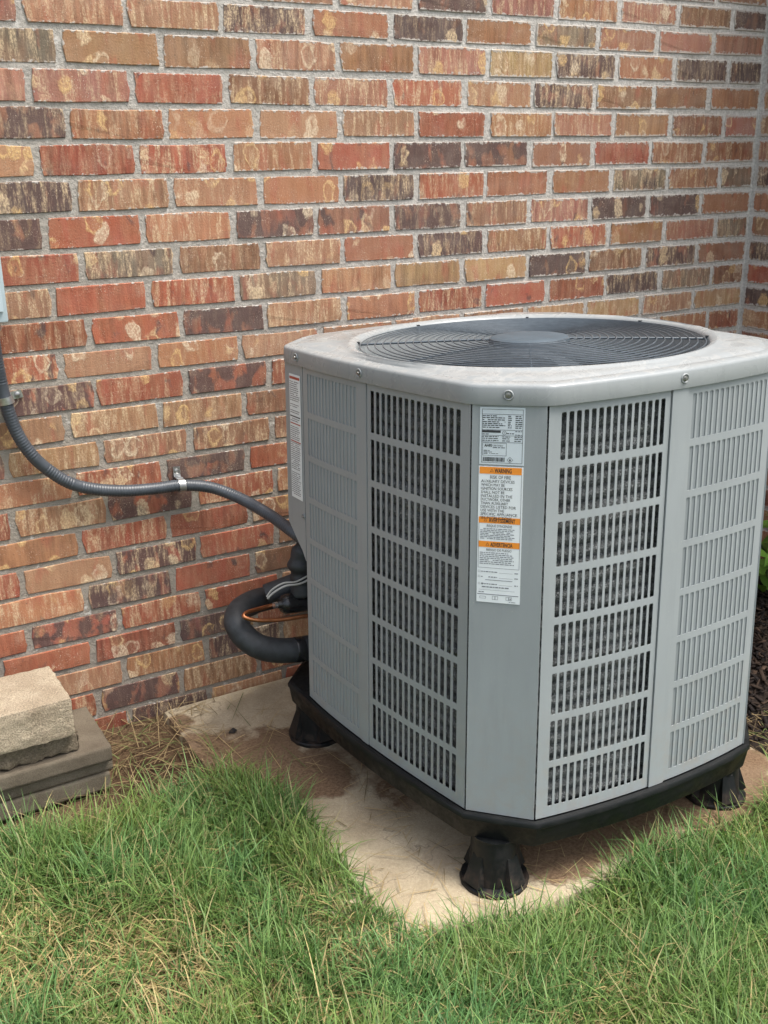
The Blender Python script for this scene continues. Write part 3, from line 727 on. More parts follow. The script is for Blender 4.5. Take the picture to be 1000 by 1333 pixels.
# ------------------------------------------------------------------ labels
PT = Vector((.344, -.919, 0)), Vector((.430, -1.009, 0))
def label_frame(cv, l0, dep):
    def fn(u, v, d=0): return U(*cv.P(l0+u, dep-d, v))
    return fn
def text_geo(lines, fn_width=None):
    """lines: (text, x, z, height, width or None, align, bold offset) -> verts, faces in (x, z)"""
    V_, F_ = [], []
    for (s, x, z, h, wd, al, off) in lines:
        cu = bpy.data.curves.new('t', 'FONT'); cu.body = s; cu.size = 1; cu.resolution_u = 2; cu.offset = off
        o = bpy.data.objects.new('t', cu); COL.objects.link(o)
        me = bpy.data.meshes.new_from_object(o)
        co = np.array([v.co[:2] for v in me.vertices]) if len(me.vertices) else np.zeros((0, 2))
        fs = [tuple(p.vertices) for p in me.polygons]
        bpy.data.objects.remove(o); bpy.data.curves.remove(cu); bpy.data.meshes.remove(me)
        if not len(co): continue
        sc = h/.70; w0 = co[:, 0].max()-co[:, 0].min(); sx = sc if wd is None else wd/w0
        w = w0*sx; x0 = x if al == 'l' else x-w/2 if al == 'c' else x-w
        b = len(V_); V_ += [(x0+(p[0]-co[:, 0].min())*sx, z+p[1]*sc) for p in co]; F_ += [tuple(b+i for i in f) for f in fs]
    return V_, F_
def flat(name, fn, V_, F_, d, mat, parent):
    vs = [fn(x, z, d) for x, z in V_]; o = mesh_obj(name, vs, F_, MAT[mat], parent)
    if name in ('lettering', 'print', 'small_print'): o['kind'] = 'stuff'
    return o
def rects(rs):
    V_, F_ = [], []
    for x0, z0, x1, z1 in rs:
        b = len(V_); V_ += [(x0, z0), (x1, z0), (x1, z1), (x0, z1)]; F_.append((b, b+1, b+2, b+3))
    return V_, F_
def frame(x0, z0, x1, z1, t): return [(x0, z0, x1, z0+t), (x0, z1-t, x1, z1), (x0, z0+t, x0+t, z1-t), (x1-t, z0+t, x1, z1-t)]
def sheet(name, fn, x0, z0, x1, z1, mat, parent, th=.0006):
    vs = [fn(x0, z0, 0), fn(x1, z0, 0), fn(x1, z1, 0), fn(x0, z1, 0), fn(x0, z0, th), fn(x1, z0, th), fn(x1, z1, th), fn(x0, z1, th)]
    return mesh_obj(name, vs, [(4, 5, 6, 7), (0, 1, 5, 4), (1, 2, 6, 5), (2, 3, 7, 6), (3, 0, 4, 7)], MAT[mat], parent)
def micro(x0, x1, z, h, r_, fill=.75):
    """a line of print too small to read: dashes of word length"""
    out = []; x = x0
    while x < x1-.001:
        w = min(r_.uniform(.0022, .0075), x1-x)
        if r_.random() < fill+.2: out.append((x, z, x+w, z+h))
        x += w+.0012
    return out
fnp = label_frame(POST, .0147, -.0016); LW = .0735
# data plate
p1 = sheet('data_plate', fnp, 0, .797, LW, .890, 'plate', ac); p1['label'] = 'small silver data plate at the top of the corner post'
q_ = random.Random(3); ms = []
ms += frame(.0035, .800, LW-.003, .887, .0006)+[(.0035, .8785, LW-.003, .8791), (.0035, .8535, LW-.003, .8541), (.0035, .8445, LW-.003, .8451), (.0035, .8335, LW-.003, .8341)]
for i, z in enumerate((.8755, .8725, .8692, .866, .863, .8602, .857)):
    ms += micro(.0045, .026+q_.uniform(.006, .016), z, .0014, q_)+micro(.046, .052, z, .0014, q_)+micro(.058, .069, z, .0014, q_)
ms += [(.0042, .8492, .0345, .8530)]+micro(.0045, .016, .8463, .0011, q_)+micro(.044, .056, .8476, .0014, q_)+micro(.058, .069, .8515, .001, q_)+micro(.058, .069, .846, .001, q_)
for z in (.8422, .8392, .8358): ms += micro(.0045, .031, z, .0013, q_)+micro(.037, .050, z, .0012, q_)+micro(.057, .069, z, .0013, q_)
ms += micro(.022, .042, .8245, .0011, q_)+micro(.007, .017, .8195, .0011, q_)+micro(.007, .022, .8172, .0008, q_)+micro(.007, .014, .8148, .0011, q_)+micro(.016, .032, .815, .0007, q_)
ms += frame(.0052, .8118, .0445, .8325, .0005)
x = .006
while x < .0405:
    w = q_.choice((.0005, .0008, .0012)); ms.append((x, .8022, x+w, .8092)); x += w+q_.choice((.0004, .0007))
V_, F_ = rects(ms); b = len(V_)
def ring2(cx, cz, r0, r1, n, rot=0):
    V2, F2 = [], []
    for k in range(n):
        a = 2*math.pi*k/n+rot; V2 += [(cx+r0*math.cos(a), cz+r0*math.sin(a)), (cx+r1*math.cos(a), cz+r1*math.sin(a))]
    for k in range(n): F2.append((2*k, 2*k+1, 2*((k+1) % n)+1, 2*((k+1) % n)))
    return V2, F2
def join2(A, B):
    b = len(A[0]); return A[0]+B[0], A[1]+[tuple(b+i for i in f) for f in B[1]]
G = join2((V_, F_), ring2(.0505, .8055, .0043, .0050, 4)); G = join2(G, ring2(.0405, .8492, .0028, .0034, 14))
G = join2(G, ([(.0505, .8078), (.0491, .8052), (.0494, .8036), (.0505, .8032), (.0516, .8036), (.0519, .8052)], [(0, 1, 2, 3, 4, 5)]))
G = join2(G, text_geo([('AHRI CERTIFIED', .008, .8268, .0034, .012*1.9, 'l', .0), ('AHRI', .008, .8262, .0044, .0125, 'l', .03)][1:]+[('CERTIFIED', .0215, .827, .0026, .017, 'l', 0), ('R', .0405, .8482, .0022, None, 'c', 0)]))
flat('print', fnp, G[0], G[1], .0009, 'ink', p1)
# warning label
p2 = sheet('warning_label', fnp, -.0005, .560, LW-.0005, .794, 'paper', ac); p2['label'] = 'tall white warning label with three orange bands on the corner post'
flat('orange_band', fnp, *rects([(.001, .7815, LW-.003, .7930)]), .0009, 'orange_ink', p2)
flat('orange_band', fnp, *rects([(.001, .6985, LW-.003, .7090)]), .0009, 'orange_ink', p2)
flat('orange_band', fnp, *rects([(.001, .6570, LW-.003, .6675)]), .0009, 'orange_ink', p2)
tx = [('WARNING', .040, .7838, .0072, .028, 'c', .02), ('RISK OF FIRE', .036, .7738, .0056, .034, 'c', 0)]
for i, s_ in enumerate(('AUXILIARY DEVICES', 'WHICH MAY BE', 'IGNITION SOURCES', 'SHALL NOT BE', 'INSTALLED IN THE', 'DUCTWORK, OTHER', 'THAN AUXILIARY', 'DEVICES LISTED FOR', 'USE WITH THE', 'SPECIFIC APPLIANCE.', 'SEE INSTRUCTIONS')):
    tx.append((s_, .004, .7672-i*.00615, .0047, len(s_)*.00325, 'l', 0))
tx += [('AVERTISSEMENT', .040, .7005, .0066, .044, 'c', .02), ("RISQUE D'INCENDIE", .036, .6922, .0042, .042, 'c', 0), ('ADVERTENCIA', .040, .6590, .0066, .037, 'c', .02), ('RIESGO DE FUEGO', .036, .6508, .0042, .042, 'c', 0)]
GT = text_geo(tx)
for cx, cz in ((.0215, .7868), (.0125, .7033), (.0165, .6618)): GT = join2(GT, ring2(cx, cz, .0025, .0034, 3, math.pi/2))
flat('lettering', fnp, GT[0], GT[1], .0012, 'ink', p2)
ms = [(.0012, .6210, .0018, .6985), (LW-.0034, .6210, LW-.0028, .7815), (.0012, .6210, LW-.003, .6216)]
for i in range(7): ms += micro(.004, .052+q_.uniform(0, .012), .6885-i*.0028, .0012, q_)
for i in range(7): ms += micro(.004, .050+q_.uniform(0, .013), .6470-i*.0032, .0013, q_)
for z in (.6135, .6045, .592): ms += micro(.007, .034, z, .0016, q_)+[(.037, z-.0004, .060, z)]+micro(.063, .069, z, .0015, q_)
ms += [(.014, .5995, .060, .6005)]+micro(.003, .054, .5865, .0018, q_)+[(.003, .582, .064, .5824)]+micro(.003, .012, .5775, .0014, q_)+[(.001, .5738, LW-.003, .5750)]
ms += micro(.055, .066, .5625, .0010, q_)
for x, z in ((.0035, .6135), (.0035, .6045)): ms += frame(x-.002, z-.0007, x+.0018, z+.0028, .0004)
ms += frame(.005, .5665, .0155, .5705, .0005)                    # pictograms: flame plate, open book, page
ms += frame(.0265, .5655, .0312, .5720, .0005)+frame(.0312, .5655, .0360, .5720, .0005)+frame(.0495, .5660, .0545, .5720, .0005)+frame(.0545, .5660, .0595, .5720, .0005)+[(.0562, .5672, .0578, .5700)]
GM = rects(ms); GM = join2(GM, ring2(.0035, .593, .0015, .0019, 10)); GM = join2(GM, ring2(.009, .593, .0015, .0019, 10))
flat('small_print', fnp, GM[0], GM[1], .0012, 'grey_ink', p2)
# tall strip label on the service panel
fns = label_frame(LB, 0, -.0008); s0, s1 = .0235, .0735
ps = sheet('caution_label', fns, s0, .607, s1, .872, 'paper', ac); ps['label'] = 'tall narrow white label with red rules beside the left louvers'
flat('red_rule', fns, *rects([(s0+.002, .862, s1-.002, .8675)]), .0009, 'red_ink', ps)
flat('red_rule', fns, *rects([(s0+.002, .768, s1-.002, .7705)]), .0009, 'red_ink', ps)
flat('red_rule', fns, *rects([(s0+.002, .730, s1-.002, .7325)]), .0009, 'red_ink', ps)
ms = [(s0+.002, .783, s1-.002, .7855)]
z = .856
while z > .612:
    if not (.728 < z < .735 or .765 < z < .773 or .78 < z < .788 or q_.random() < .07): ms += micro(s0+.003, s1-q_.uniform(.003, .014), z, .0014, q_)
    z -= .0043
flat('small_print', fns, *rects(ms), .0009, 'ink', ps)

# ------------------------------------------------------------------ pipes and cables behind the unit
def thing_tube(name, pts, r_, mat, label, cat, n=14, dens=8):
    q = MB(); P = spline(pts, dens); q.tube(P, r_, n); o = q.obj(name, MAT[mat], None, 50); return tag(o, label, cat), P
foam, P = thing_tube('insulated_pipe', [(.52, -.302, .20), (.414, -.30, .207), (.339, -.295, .213), (.275, -.29, .222), (.230, -.28, .239), (.204, -.26, .263), (.197, -.235, .289), (.222, -.20, .299), (.272, -.165, .295), (.342, -.13, .280), (.416, -.10, .268), (.54, -.07, .255)], .0280, 'foam', 'thick black foam insulated pipe making a U bend beside the wall', 'pipe', 18, 10)
def band(parent, c, d, r_, w, mat, name):
    c, d = Vector(c), Vector(d).normalized(); q = MB(); q.tube([c-d*w/2, c-d*w*.4, c+d*w*.4, c+d*w/2], [r_-.001, r_, r_, r_-.001], 18); return q.obj(name, MAT[mat], parent, 50)
i0 = min(range(len(P)), key=lambda i: abs(P[i].x-.318)+abs(P[i].z-.215)*3); band(foam, P[i0], P[i0+1]-P[i0-1], .0290, .022, 'tape', 'tape_band')
cop, P = thing_tube('copper_pipe', [(.44, -.31, .29), (.373, -.31, .294), (.334, -.305, .298), (.275, -.30, .301), (.222, -.295, .311), (.197, -.285, .321), (.208, -.275, .325), (.247, -.26, .320), (.287, -.25, .316)],   .0047, 'copper', 'bare copper pipe looping in front of the black filter cylinder', 'pipe', 10, 8)
q = MB(); a, b = Vector((.296, -.262, .319)), Vector((.43, -.25, .300)); d = (b-a).normalized()
q.tube([a-d*.012, a-d*.004, a, a+d*.008, a+d*.016, b-d*.01, b], [.007, .010, .018, .0225, .0235, .0235, .012], 18)
fd = q.obj('filter_drier', MAT['tape'], None, 40); tag(fd, 'glossy black filter cylinder on the copper pipe behind the unit', 'filter')
q = MB(); q.tube([a-d*.020, a-d*.006], .0072, 10); q.obj('pipe_fitting', MAT['zinc'], fd, 40)
rr_ = random.Random(2)
q = MB(); q.tube(spline([(.352, -.262, .335), (.347, -.262, .37), (.346, -.262, .40), (.352, -.262, .43), (.370, -.265, .458), (.40, -.27, .47)], 8), [.0255+.003*math.sin(i*.37+1)+.0022*math.sin(i*.83)+rr_.uniform(-.0011, .0011) for i in range(41)], 9)
tag(q.obj('wrapped_valve', MAT['foam'], None, 60), 'lumpy black wrapped valve above the foam pipe, tucked behind the cabinet', 'valve')
q = MB(); q.tube(spline([(.286, -.20, .322), (.338, -.215, .338), (.41, -.235, .362)], 6), .024, 14); tag(q.obj('foam_sleeve', MAT['foam'], None, 50), 'short black foam sleeve slanting up between the wall and the filter cylinder', 'pipe')
q = MB(); q.tube(spline([(.39, -.292, .385), (.358, -.29, .377), (.329, -.29, .371), (.298, -.285, .371), (.274, -.28, .361), (.259, -.275, .348), (.263, -.27, .344)], 8), .0024, 6); q.tube(spline([(.39, -.284, .392), (.350, -.286, .383), (.322, -.286, .376), (.295, -.281, .377), (.270, -.276, .366), (.257, -.272, .350)], 8), .0020, 6)
tag(q.obj('white_cable', MAT['white_wire'], None, 50), 'thin white control cable looping over the black pipes', 'cable', None, 'stuff' if False else None)
# ribbed conduit along the wall
pts = [(-.205, -.06, 1.02), (-.203, -.040, .93), (-.198, -.028, .849), (-.193, -.026, .800), (-.180, -.026, .735), (-.156, -.026, .681), (-.125, -.026, .641), (-.084, -.026, .605), (-.036, -.026, .583), (.031, -.026, .567), (.101, -.026, .560), (.161, -.027, .558), (.224, -.035, .546), (.268, -.065, .529), (.301, -.12, .511), (.325, -.19, .493), (.341, -.255, .475), (.375, -.32, .44)]
P = spline(pts, 16); L = 0; rad = []; Q = [P[0]]
for p, p2 in zip(P, P[1:]):
    m_ = max(1, int((p2-p).length/.0016))
    for k in range(1, m_+1): Q.append(p.lerp(p2, k/m_))
L = 0; rad = []
for i, p in enumerate(Q):
    if i: L += (p-Q[i-1]).length
    rad.append(.0133+.00065*math.sin(L/.0062*2*math.pi))
q = MB(); q.tube(Q, rad, 14); tag(q.obj('flexible_conduit', MAT['conduit'], None, 60), 'grey ribbed flexible conduit sagging across the brick wall to the unit', 'conduit')
def clamp(px, pz, tan, label, updir):
    """one-hole strap: saddle round the conduit, lug and screw on the wall"""
    e = empty('conduit_strap', (px, -.004, pz), label, 'strap', 'metal straps holding the conduit')
    t = Vector((tan[0], 0, tan[1])).normalized(); n = Vector((updir[0], 0, updir[1])).normalized()
    q = MB(); w = .0095; c = Vector((px, -.026, pz)); vs = []; seg = 14
    for s in (-1, 1):
        for rr in (.0148, .0165):
            for k in range(seg+1):
                a = -.35+math.pi*1.22*k/seg; vs.append(c+t*s*w*.8+(n*math.cos(a)+Vector((0, -1, 0))*math.sin(a))*rr)
    m_ = seg+1; fs = []
    for k in range(seg): fs += [(k, k+1, m_+k+1, m_+k)[::-1], (2*m_+k, 2*m_+k+1, 3*m_+k+1, 3*m_+k), (m_+k, m_+k+1, 3*m_+k+1, 3*m_+k), (k, 2*m_+k, 2*m_+k+1, k+1)]
    fs += [(0, m_, 3*m_, 2*m_), (seg, 2*m_+seg, 3*m_+seg, m_+seg)]
    q.add(vs, fs); q.obj('saddle', MAT['zinc'], e, 30)
    q = MB(); R = Matrix((t, Vector((0, -1, 0)), n)).transposed(); q.box(tuple(Vector((px, -.0035, pz))+n*.026), (.016, .003, .026), R); q.box(tuple(Vector((px, -.012, pz))+n*.0155), (.016, .018, .0028), R)
    q.obj('lug', MAT['zinc'], e)
    q = MB(); cc = Vector((px, -.005, pz))+n*.029; vs = []; fs = []
    for d_, rr in ((0, .0068), (.0025, .0062), (.0042, .003)):
        vs += [cc+Vector((0, -d_, 0))+(t*math.cos(a)+n*math.sin(a))*rr for a in [2*math.pi*k/10 for k in range(10)]]
    for i in range(2):
        for k in range(10): fs.append((i*10+k, i*10+(k+1) % 10, (i+1)*10+(k+1) % 10, (i+1)*10+k))
    fs.append(tuple(range(20, 30))); q.add(vs, fs); q.obj('screw', MAT['screw'], e, 40)
clamp(-.1925, .800, (-.25, 1), 'metal conduit strap at the left edge, under the pale box', (1, .15))
clamp(.165, .557, (1, -.05), 'metal conduit strap at the lowest run of conduit, mid wall', (-.02, 1))
v, f = rounded_slab(-.46, -.181, -.112, -.006, .968, 1.42, .005, 0); bx = mesh_obj('electrical_box', v, f, MAT['box']); autosmooth(bx, 40); tag(bx, 'pale blue grey electrical box cut off by the left edge', 'electrical box')
q = MB(); q.box((-.3205, -.1155, 1.2), (.262, .006, .42)); q.obj('cover', MAT['box'], bx)
q = MB(); q.lathe((-.2045, -.06, .948), [(.0005, 0), (.017, 0), (.017, .014), (.021, .015), (.021, .0195), (.0005, .0195)], 14); q.obj('conduit_fitting', MAT['zinc'], bx, 40)

# ------------------------------------------------------------------ stacked blocks, left
def block(name, x0, x1, y0, y1, z0, z1, b, jit, rot, mat, label, cat, seed, group=None):
    """worn cast block: an even grid over each face, arrises rounded, surface slightly uneven"""
    r_ = np.random.default_rng(seed); h = np.array([x1-x0, y1-y0, z1-z0])/2; q_ = MB(); step = .0065
    for ax in range(3):
        u, v_ = [a for a in range(3) if a != ax]; nu, nv = max(2, int(2*h[u]/step)), max(2, int(2*h[v_]/step))
        for sg in (-1, 1):
            A, B = np.meshgrid(np.linspace(-h[u], h[u], nu+1), np.linspace(-h[v_], h[v_], nv+1), indexing='ij'); P_ = np.zeros((A.size, 3)); P_[:, u] = A.ravel(); P_[:, v_] = B.ravel(); P_[:, ax] = sg*h[ax]
            flip = (sg > 0) ^ (ax == 1); F_ = []
            for i in range(nu):
                for j in range(nv):
                    f_ = (i*(nv+1)+j, (i+1)*(nv+1)+j, (i+1)*(nv+1)+j+1, i*(nv+1)+j+1); F_.append(f_ if flip else f_[::-1])
            q_.add(P_.tolist(), F_)
    P_ = np.array(q_.v); c_ = np.clip(P_, -(h-b), h-b); d_ = P_-c_; ln_ = np.linalg.norm(d_, axis=1, keepdims=True); P_ = c_+d_/np.maximum(ln_, 1e-9)*b
    key = np.round(P_*1e5).astype(int); w_ = np.zeros(len(P_))
    for k_ in range(14):
        f3 = r_.normal(0, 1, 3)*(30 if k_ < 6 else 150); ph = r_.uniform(0, 6.28); w_ += np.sin(P_ @ f3+ph)*(.25 if k_ < 6 else .5)
    nrm_ = d_/np.maximum(ln_, 1e-9); P_ = P_+nrm_*(w_*jit*.5+r_.normal(0, jit*.35, len(w_))*(jit > .001))[:, None]
    R_ = np.array(Matrix.Rotation(rot, 3, 'Z')); P_ = P_ @ R_.T+np.array([(x0+x1)/2, (y0+y1)/2, (z0+z1)/2])
    me_o = mesh_obj(name, P_.tolist(), q_.f, MAT[mat]); bm = bmesh.new(); bm.from_mesh(me_o.data); bmesh.ops.remove_doubles(bm, verts=bm.verts[:], dist=1e-5); bmesh.ops.recalc_face_normals(bm, faces=bm.faces[:]); bm.to_mesh(me_o.data); bm.free()
    me_o.data.polygons.foreach_set('use_smooth', [True]*len(me_o.data.polygons)); return tag(me_o, label, cat, group)
block('paving_slab', -.56, -.122, -.268, -.075, -.012, .029, .003, .0008, .012, 'slab_pale', 'pale grey paving slab lowest in the stack, grass against it', 'paving slab', 1)
block('paving_slab', -.56, -.113, -.266, -.072, .0302, .0632, .003, .0008, .022, 'slab_pale', 'grey paving slab in the middle between two others, second from the ground', 'paving slab', 2)
block('paving_slab', -.57, -.116, -.284, -.088, .0640, .1005, .0028, .0006, .004, 'slab', 'dark grey smooth paving slab with its top showing under the rough paver', 'paving slab', 3)
block('rough_paver', -.62, -.178, -.272, -.11, .1015, .1500, .009, .0024, .010, 'rough_paver', 'dark brown rough edged paver squeezed under the tan block', 'paver', 4)
block('concrete_block', -.62, -.188, -.296, -.122, .1515, .2365, .0045, .0012, .020, 'block', 'sandy tan concrete block on top of the stack by the wall', 'block', 5)

# ------------------------------------------------------------------ mulch bed, edging, plant on the right
def np_mesh(name, V, F, mat, cols=None, label=None, kind='stuff'):
    me = bpy.data.meshes.new(name); nv, nf, k = len(V), len(F), F.shape[1]
    me.vertices.add(nv); me.vertices.foreach_set('co', V.astype(np.float32).ravel())
    me.loops.add(nf*k); me.loops.foreach_set('vertex_index', F.astype(np.int32).ravel())
    me.polygons.add(nf); me.polygons.foreach_set('loop_start', np.arange(0, nf*k, k, dtype=np.int32)); me.polygons.foreach_set('loop_total', np.full(nf, k, dtype=np.int32))
    me.update(calc_edges=True)
    if cols is not None:
        ca = me.color_attributes.new('tint', 'FLOAT_COLOR', 'POINT'); ca.data.foreach_set('color', np.c_[cols, np.ones(nv)].astype(np.float32).ravel())
    me.materials.append(mat); o = bpy.data.objects.new(name, me); COL.objects.link(o); o['kind'] = kind
    if label: o['label'] = label
    return o
def mulch_h(x, y):
    e = np.clip((x-1.13)/.07, 0, 1)*np.clip((y+.80+.03*np.sin(x*9))/.06, 0, 1)
    return -.02+e*(.06+.012*np.sin(x*11+1)*np.cos(y*13))
gx, gy = np.meshgrid(np.linspace(1.10, 1.975, 60), np.linspace(-.9, -.002, 60)); gz = mulch_h(gx, gy)
V = np.c_[gx.ravel(), gy.ravel(), gz.ravel()]; F = np.array([(i*60+j, i*60+j+1, (i+1)*60+j+1, (i+1)*60+j) for i in range(59) for j in range(59)])
MAT['mulch_soil'] = rough_stone('mulch_soil', (.022, .016, .013), (.05, .036, .028), 150, .4, 1)
mo = np_mesh('mulch_bed', V, F, MAT['mulch_soil'], None, None, 'structure'); mo.data.polygons.foreach_set('use_smooth', [True]*len(mo.data.polygons))
n = 5200; cx, cy = rng.uniform(1.11, 1.97, n), rng.uniform(-.84, -.01, n); cz = mulch_h(cx, cy)+rng.uniform(0, .014, n)
ln, wd, th = rng.uniform(.010, .045, n), rng.uniform(.003, .010, n), rng.uniform(.002, .005, n); az = rng.uniform(0, 2*np.pi, n); ti = rng.normal(0, .4, n)
dx = np.c_[np.cos(az)*np.cos(ti), np.sin(az)*np.cos(ti), np.sin(ti)]; dy = np.c_[-np.sin(az), np.cos(az), 0*az]; dz = np.cross(dx, dy)
C = np.c_[cx, cy, cz]; corners = []
for sz in (-1, 1):
    for sx_, sy_ in ((-1, -1), (1, -1), (1, 1), (-1, 1)): corners.append(C+dx*(sx_*ln/2)[:, None]+dy*(sy_*wd/2)[:, None]+dz*(sz*th/2)[:, None])
V = np.stack(corners, 1).reshape(-1, 3); fq = np.array([(3, 2, 1, 0), (4, 5, 6, 7), (0, 1, 5, 4), (1, 2, 6, 5), (2, 3, 7, 6), (3, 0, 4, 7)])
F = (np.arange(n)[:, None, None]*8+fq[None]).reshape(-1, 4)
tc = np.array([(.022, .015, .012), (.040, .026, .018), (.075, .048, .033), (.014, .010, .009)])[rng.choice(4, n, p=[.4, .3, .1, .2])]*rng.uniform(.7, 1.3, (n, 1))
np_mesh('bark_chips', V, F, MAT['mulch'], np.repeat(tc, 8, 0), 'dark bark mulch chips heaped in the bed right of the unit')
plant = empty('leafy_plant', (1.80, -.36, .04), 'bright green leafy plant in the mulch by the right edge', 'plant')
pr = random.Random(9)
q = MB()
tips = []
for k in range(9):
    a = pr.uniform(0, 6.28); rr = pr.uniform(.03, .15); h = pr.uniform(.10, .30); tip = (1.80+rr*math.cos(a)-.03, -.36+rr*math.sin(a)-.03, .05+h); tips.append((tip, a))
    q.tube(spline([(1.80, -.36, .03), (1.80+rr*.3*math.cos(a), -.36+rr*.3*math.sin(a), .05+h*.6), tip], 4), .0035, 6)
q.obj('stem', MAT['stem'], plant, 60)
def leaf(c, az, tilt, Ls):
    vs, fs = [], []; prof = [0, .55, .9, 1, .85, .5, 0]; m_ = len(prof)
    for i, w in enumerate(prof):
        t = i/(m_-1); x = t*Ls; z = -.35*Ls*t*t
        for s in (-1, 0, 1): vs.append(Vector((x, s*w*Ls*.34, z+abs(s)*w*Ls*.08+(.015*Ls*math.sin(i*2.7+s) if s else 0))))
    for i in range(m_-1):
        for s in (0, 1): b_ = i*3+s; fs.append((b_, b_+3, b_+4, b_+1))
    R = Matrix.Rotation(az, 3, 'Z') @ Matrix.Rotation(-tilt, 3, 'Y'); return [R @ v+Vector(c) for v in vs], fs
for tip, a in tips:
    for j in range(4):
        aa = a+j*1.6+pr.uniform(-.4, .4); c = Vector(tip)-Vector((0, 0, pr.uniform(0, .09))); v, f = leaf(c, aa, pr.uniform(-.3, .5), pr.uniform(.06, .115)); o = mesh_obj('leaf', v, f, MAT['leaf'], plant, True)

# ------------------------------------------------------------------ grass, straw
def inside(poly, x, y):
    c = np.zeros(x.shape, bool); n_ = len(poly)
    for i in range(n_):
        (x0, y0), (x1, y1) = poly[i], poly[(i+1) % n_]
        k = ((y0 > y) != (y1 > y)) & (x < (x1-x0)*(y-y0)/(y1-y0+1e-12)+x0); c ^= k
    return c
def vnoise(x, y, sc, seed):
    r_ = np.random.default_rng(seed); T = r_.random((64, 64)); u, v_ = x*sc+100, y*sc+100; i, j = np.floor(u).astype(int), np.floor(v_).astype(int); a, b = u-i, v_-j; a, b = a*a*(3-2*a), b*b*(3-2*b)
    g_ = lambda p, q_: T[p % 64, q_ % 64]; return (g_(i, j)*(1-a)+g_(i+1, j)*a)*(1-b)+(g_(i, j+1)*(1-a)+g_(i+1, j+1)*a)*b
EDGE = [(-1.9, -.36), (-.60, -.34), (-.35, -.335), (-.27, -.375), (-.16, -.40), (-.08, -.37), (-.02, -.34), (.05, -.335), (.11, -.37), (.155, -.44), (.186, -.56), (.180, -.70), (.172, -.82), (.184, -.945), (.236, -1.018), (.328, -1.036), (.43, -1.066), (.56, -1.046), (.70, -1.035), (.84, -1.045), (.96, -1.04), (1.06, -1.02), (1.15, -1.03), (1.4, -1.05), (2.6, -1.1), (2.6, -3.4), (-1.9, -3.4)]
def blades(n, x, y, z, ln, wd, lean, az, cb, ct, segs=4, droop=.8):
    """curved tapering strips; cb/ct base and tip colours"""
    t = np.linspace(0, 1, segs+1); d = np.c_[np.cos(az), np.sin(az), 0*az]; s = np.c_[-np.sin(az+rng.normal(0, .5, n)), np.cos(az), 0*az]
    s /= np.linalg.norm(s, axis=1)[:, None]; rows = []; cols = []
    for tt in t:
        th_ = lean+droop*tt*lean+.25*tt
        out = ln*tt*np.sin(np.clip(lean+droop*.5*tt*(.6+lean), 0, 1.62)); hh = ln*tt*np.cos(np.clip(lean+droop*.5*tt*(.6+lean), 0, 1.62))
        c = np.c_[x, y, z]+d*out[:, None]; c[:, 2] += np.maximum(hh, .001)
        w = (wd*(1-tt**2.2)*.5+.00012)[:, None]
        rows += [c-s*w, c+s*w]; cc = cb*(1-tt)+ct*tt; cols += [cc, cc]
    V_ = np.stack(rows, 1).reshape(-1, 3); Cc = np.stack(cols, 1).reshape(-1, 3); k = 2*(segs+1)
    fq_ = np.array([(2*i, 2*i+1, 2*i+3, 2*i+2) for i in range(segs)]); F_ = (np.arange(n)[:, None, None]*k+fq_[None]).reshape(-1, 4); return V_, F_, Cc
def scatter(n, box):
    x, y = rng.uniform(box[0], box[1], n), rng.uniform(box[2], box[3], n); return x, y
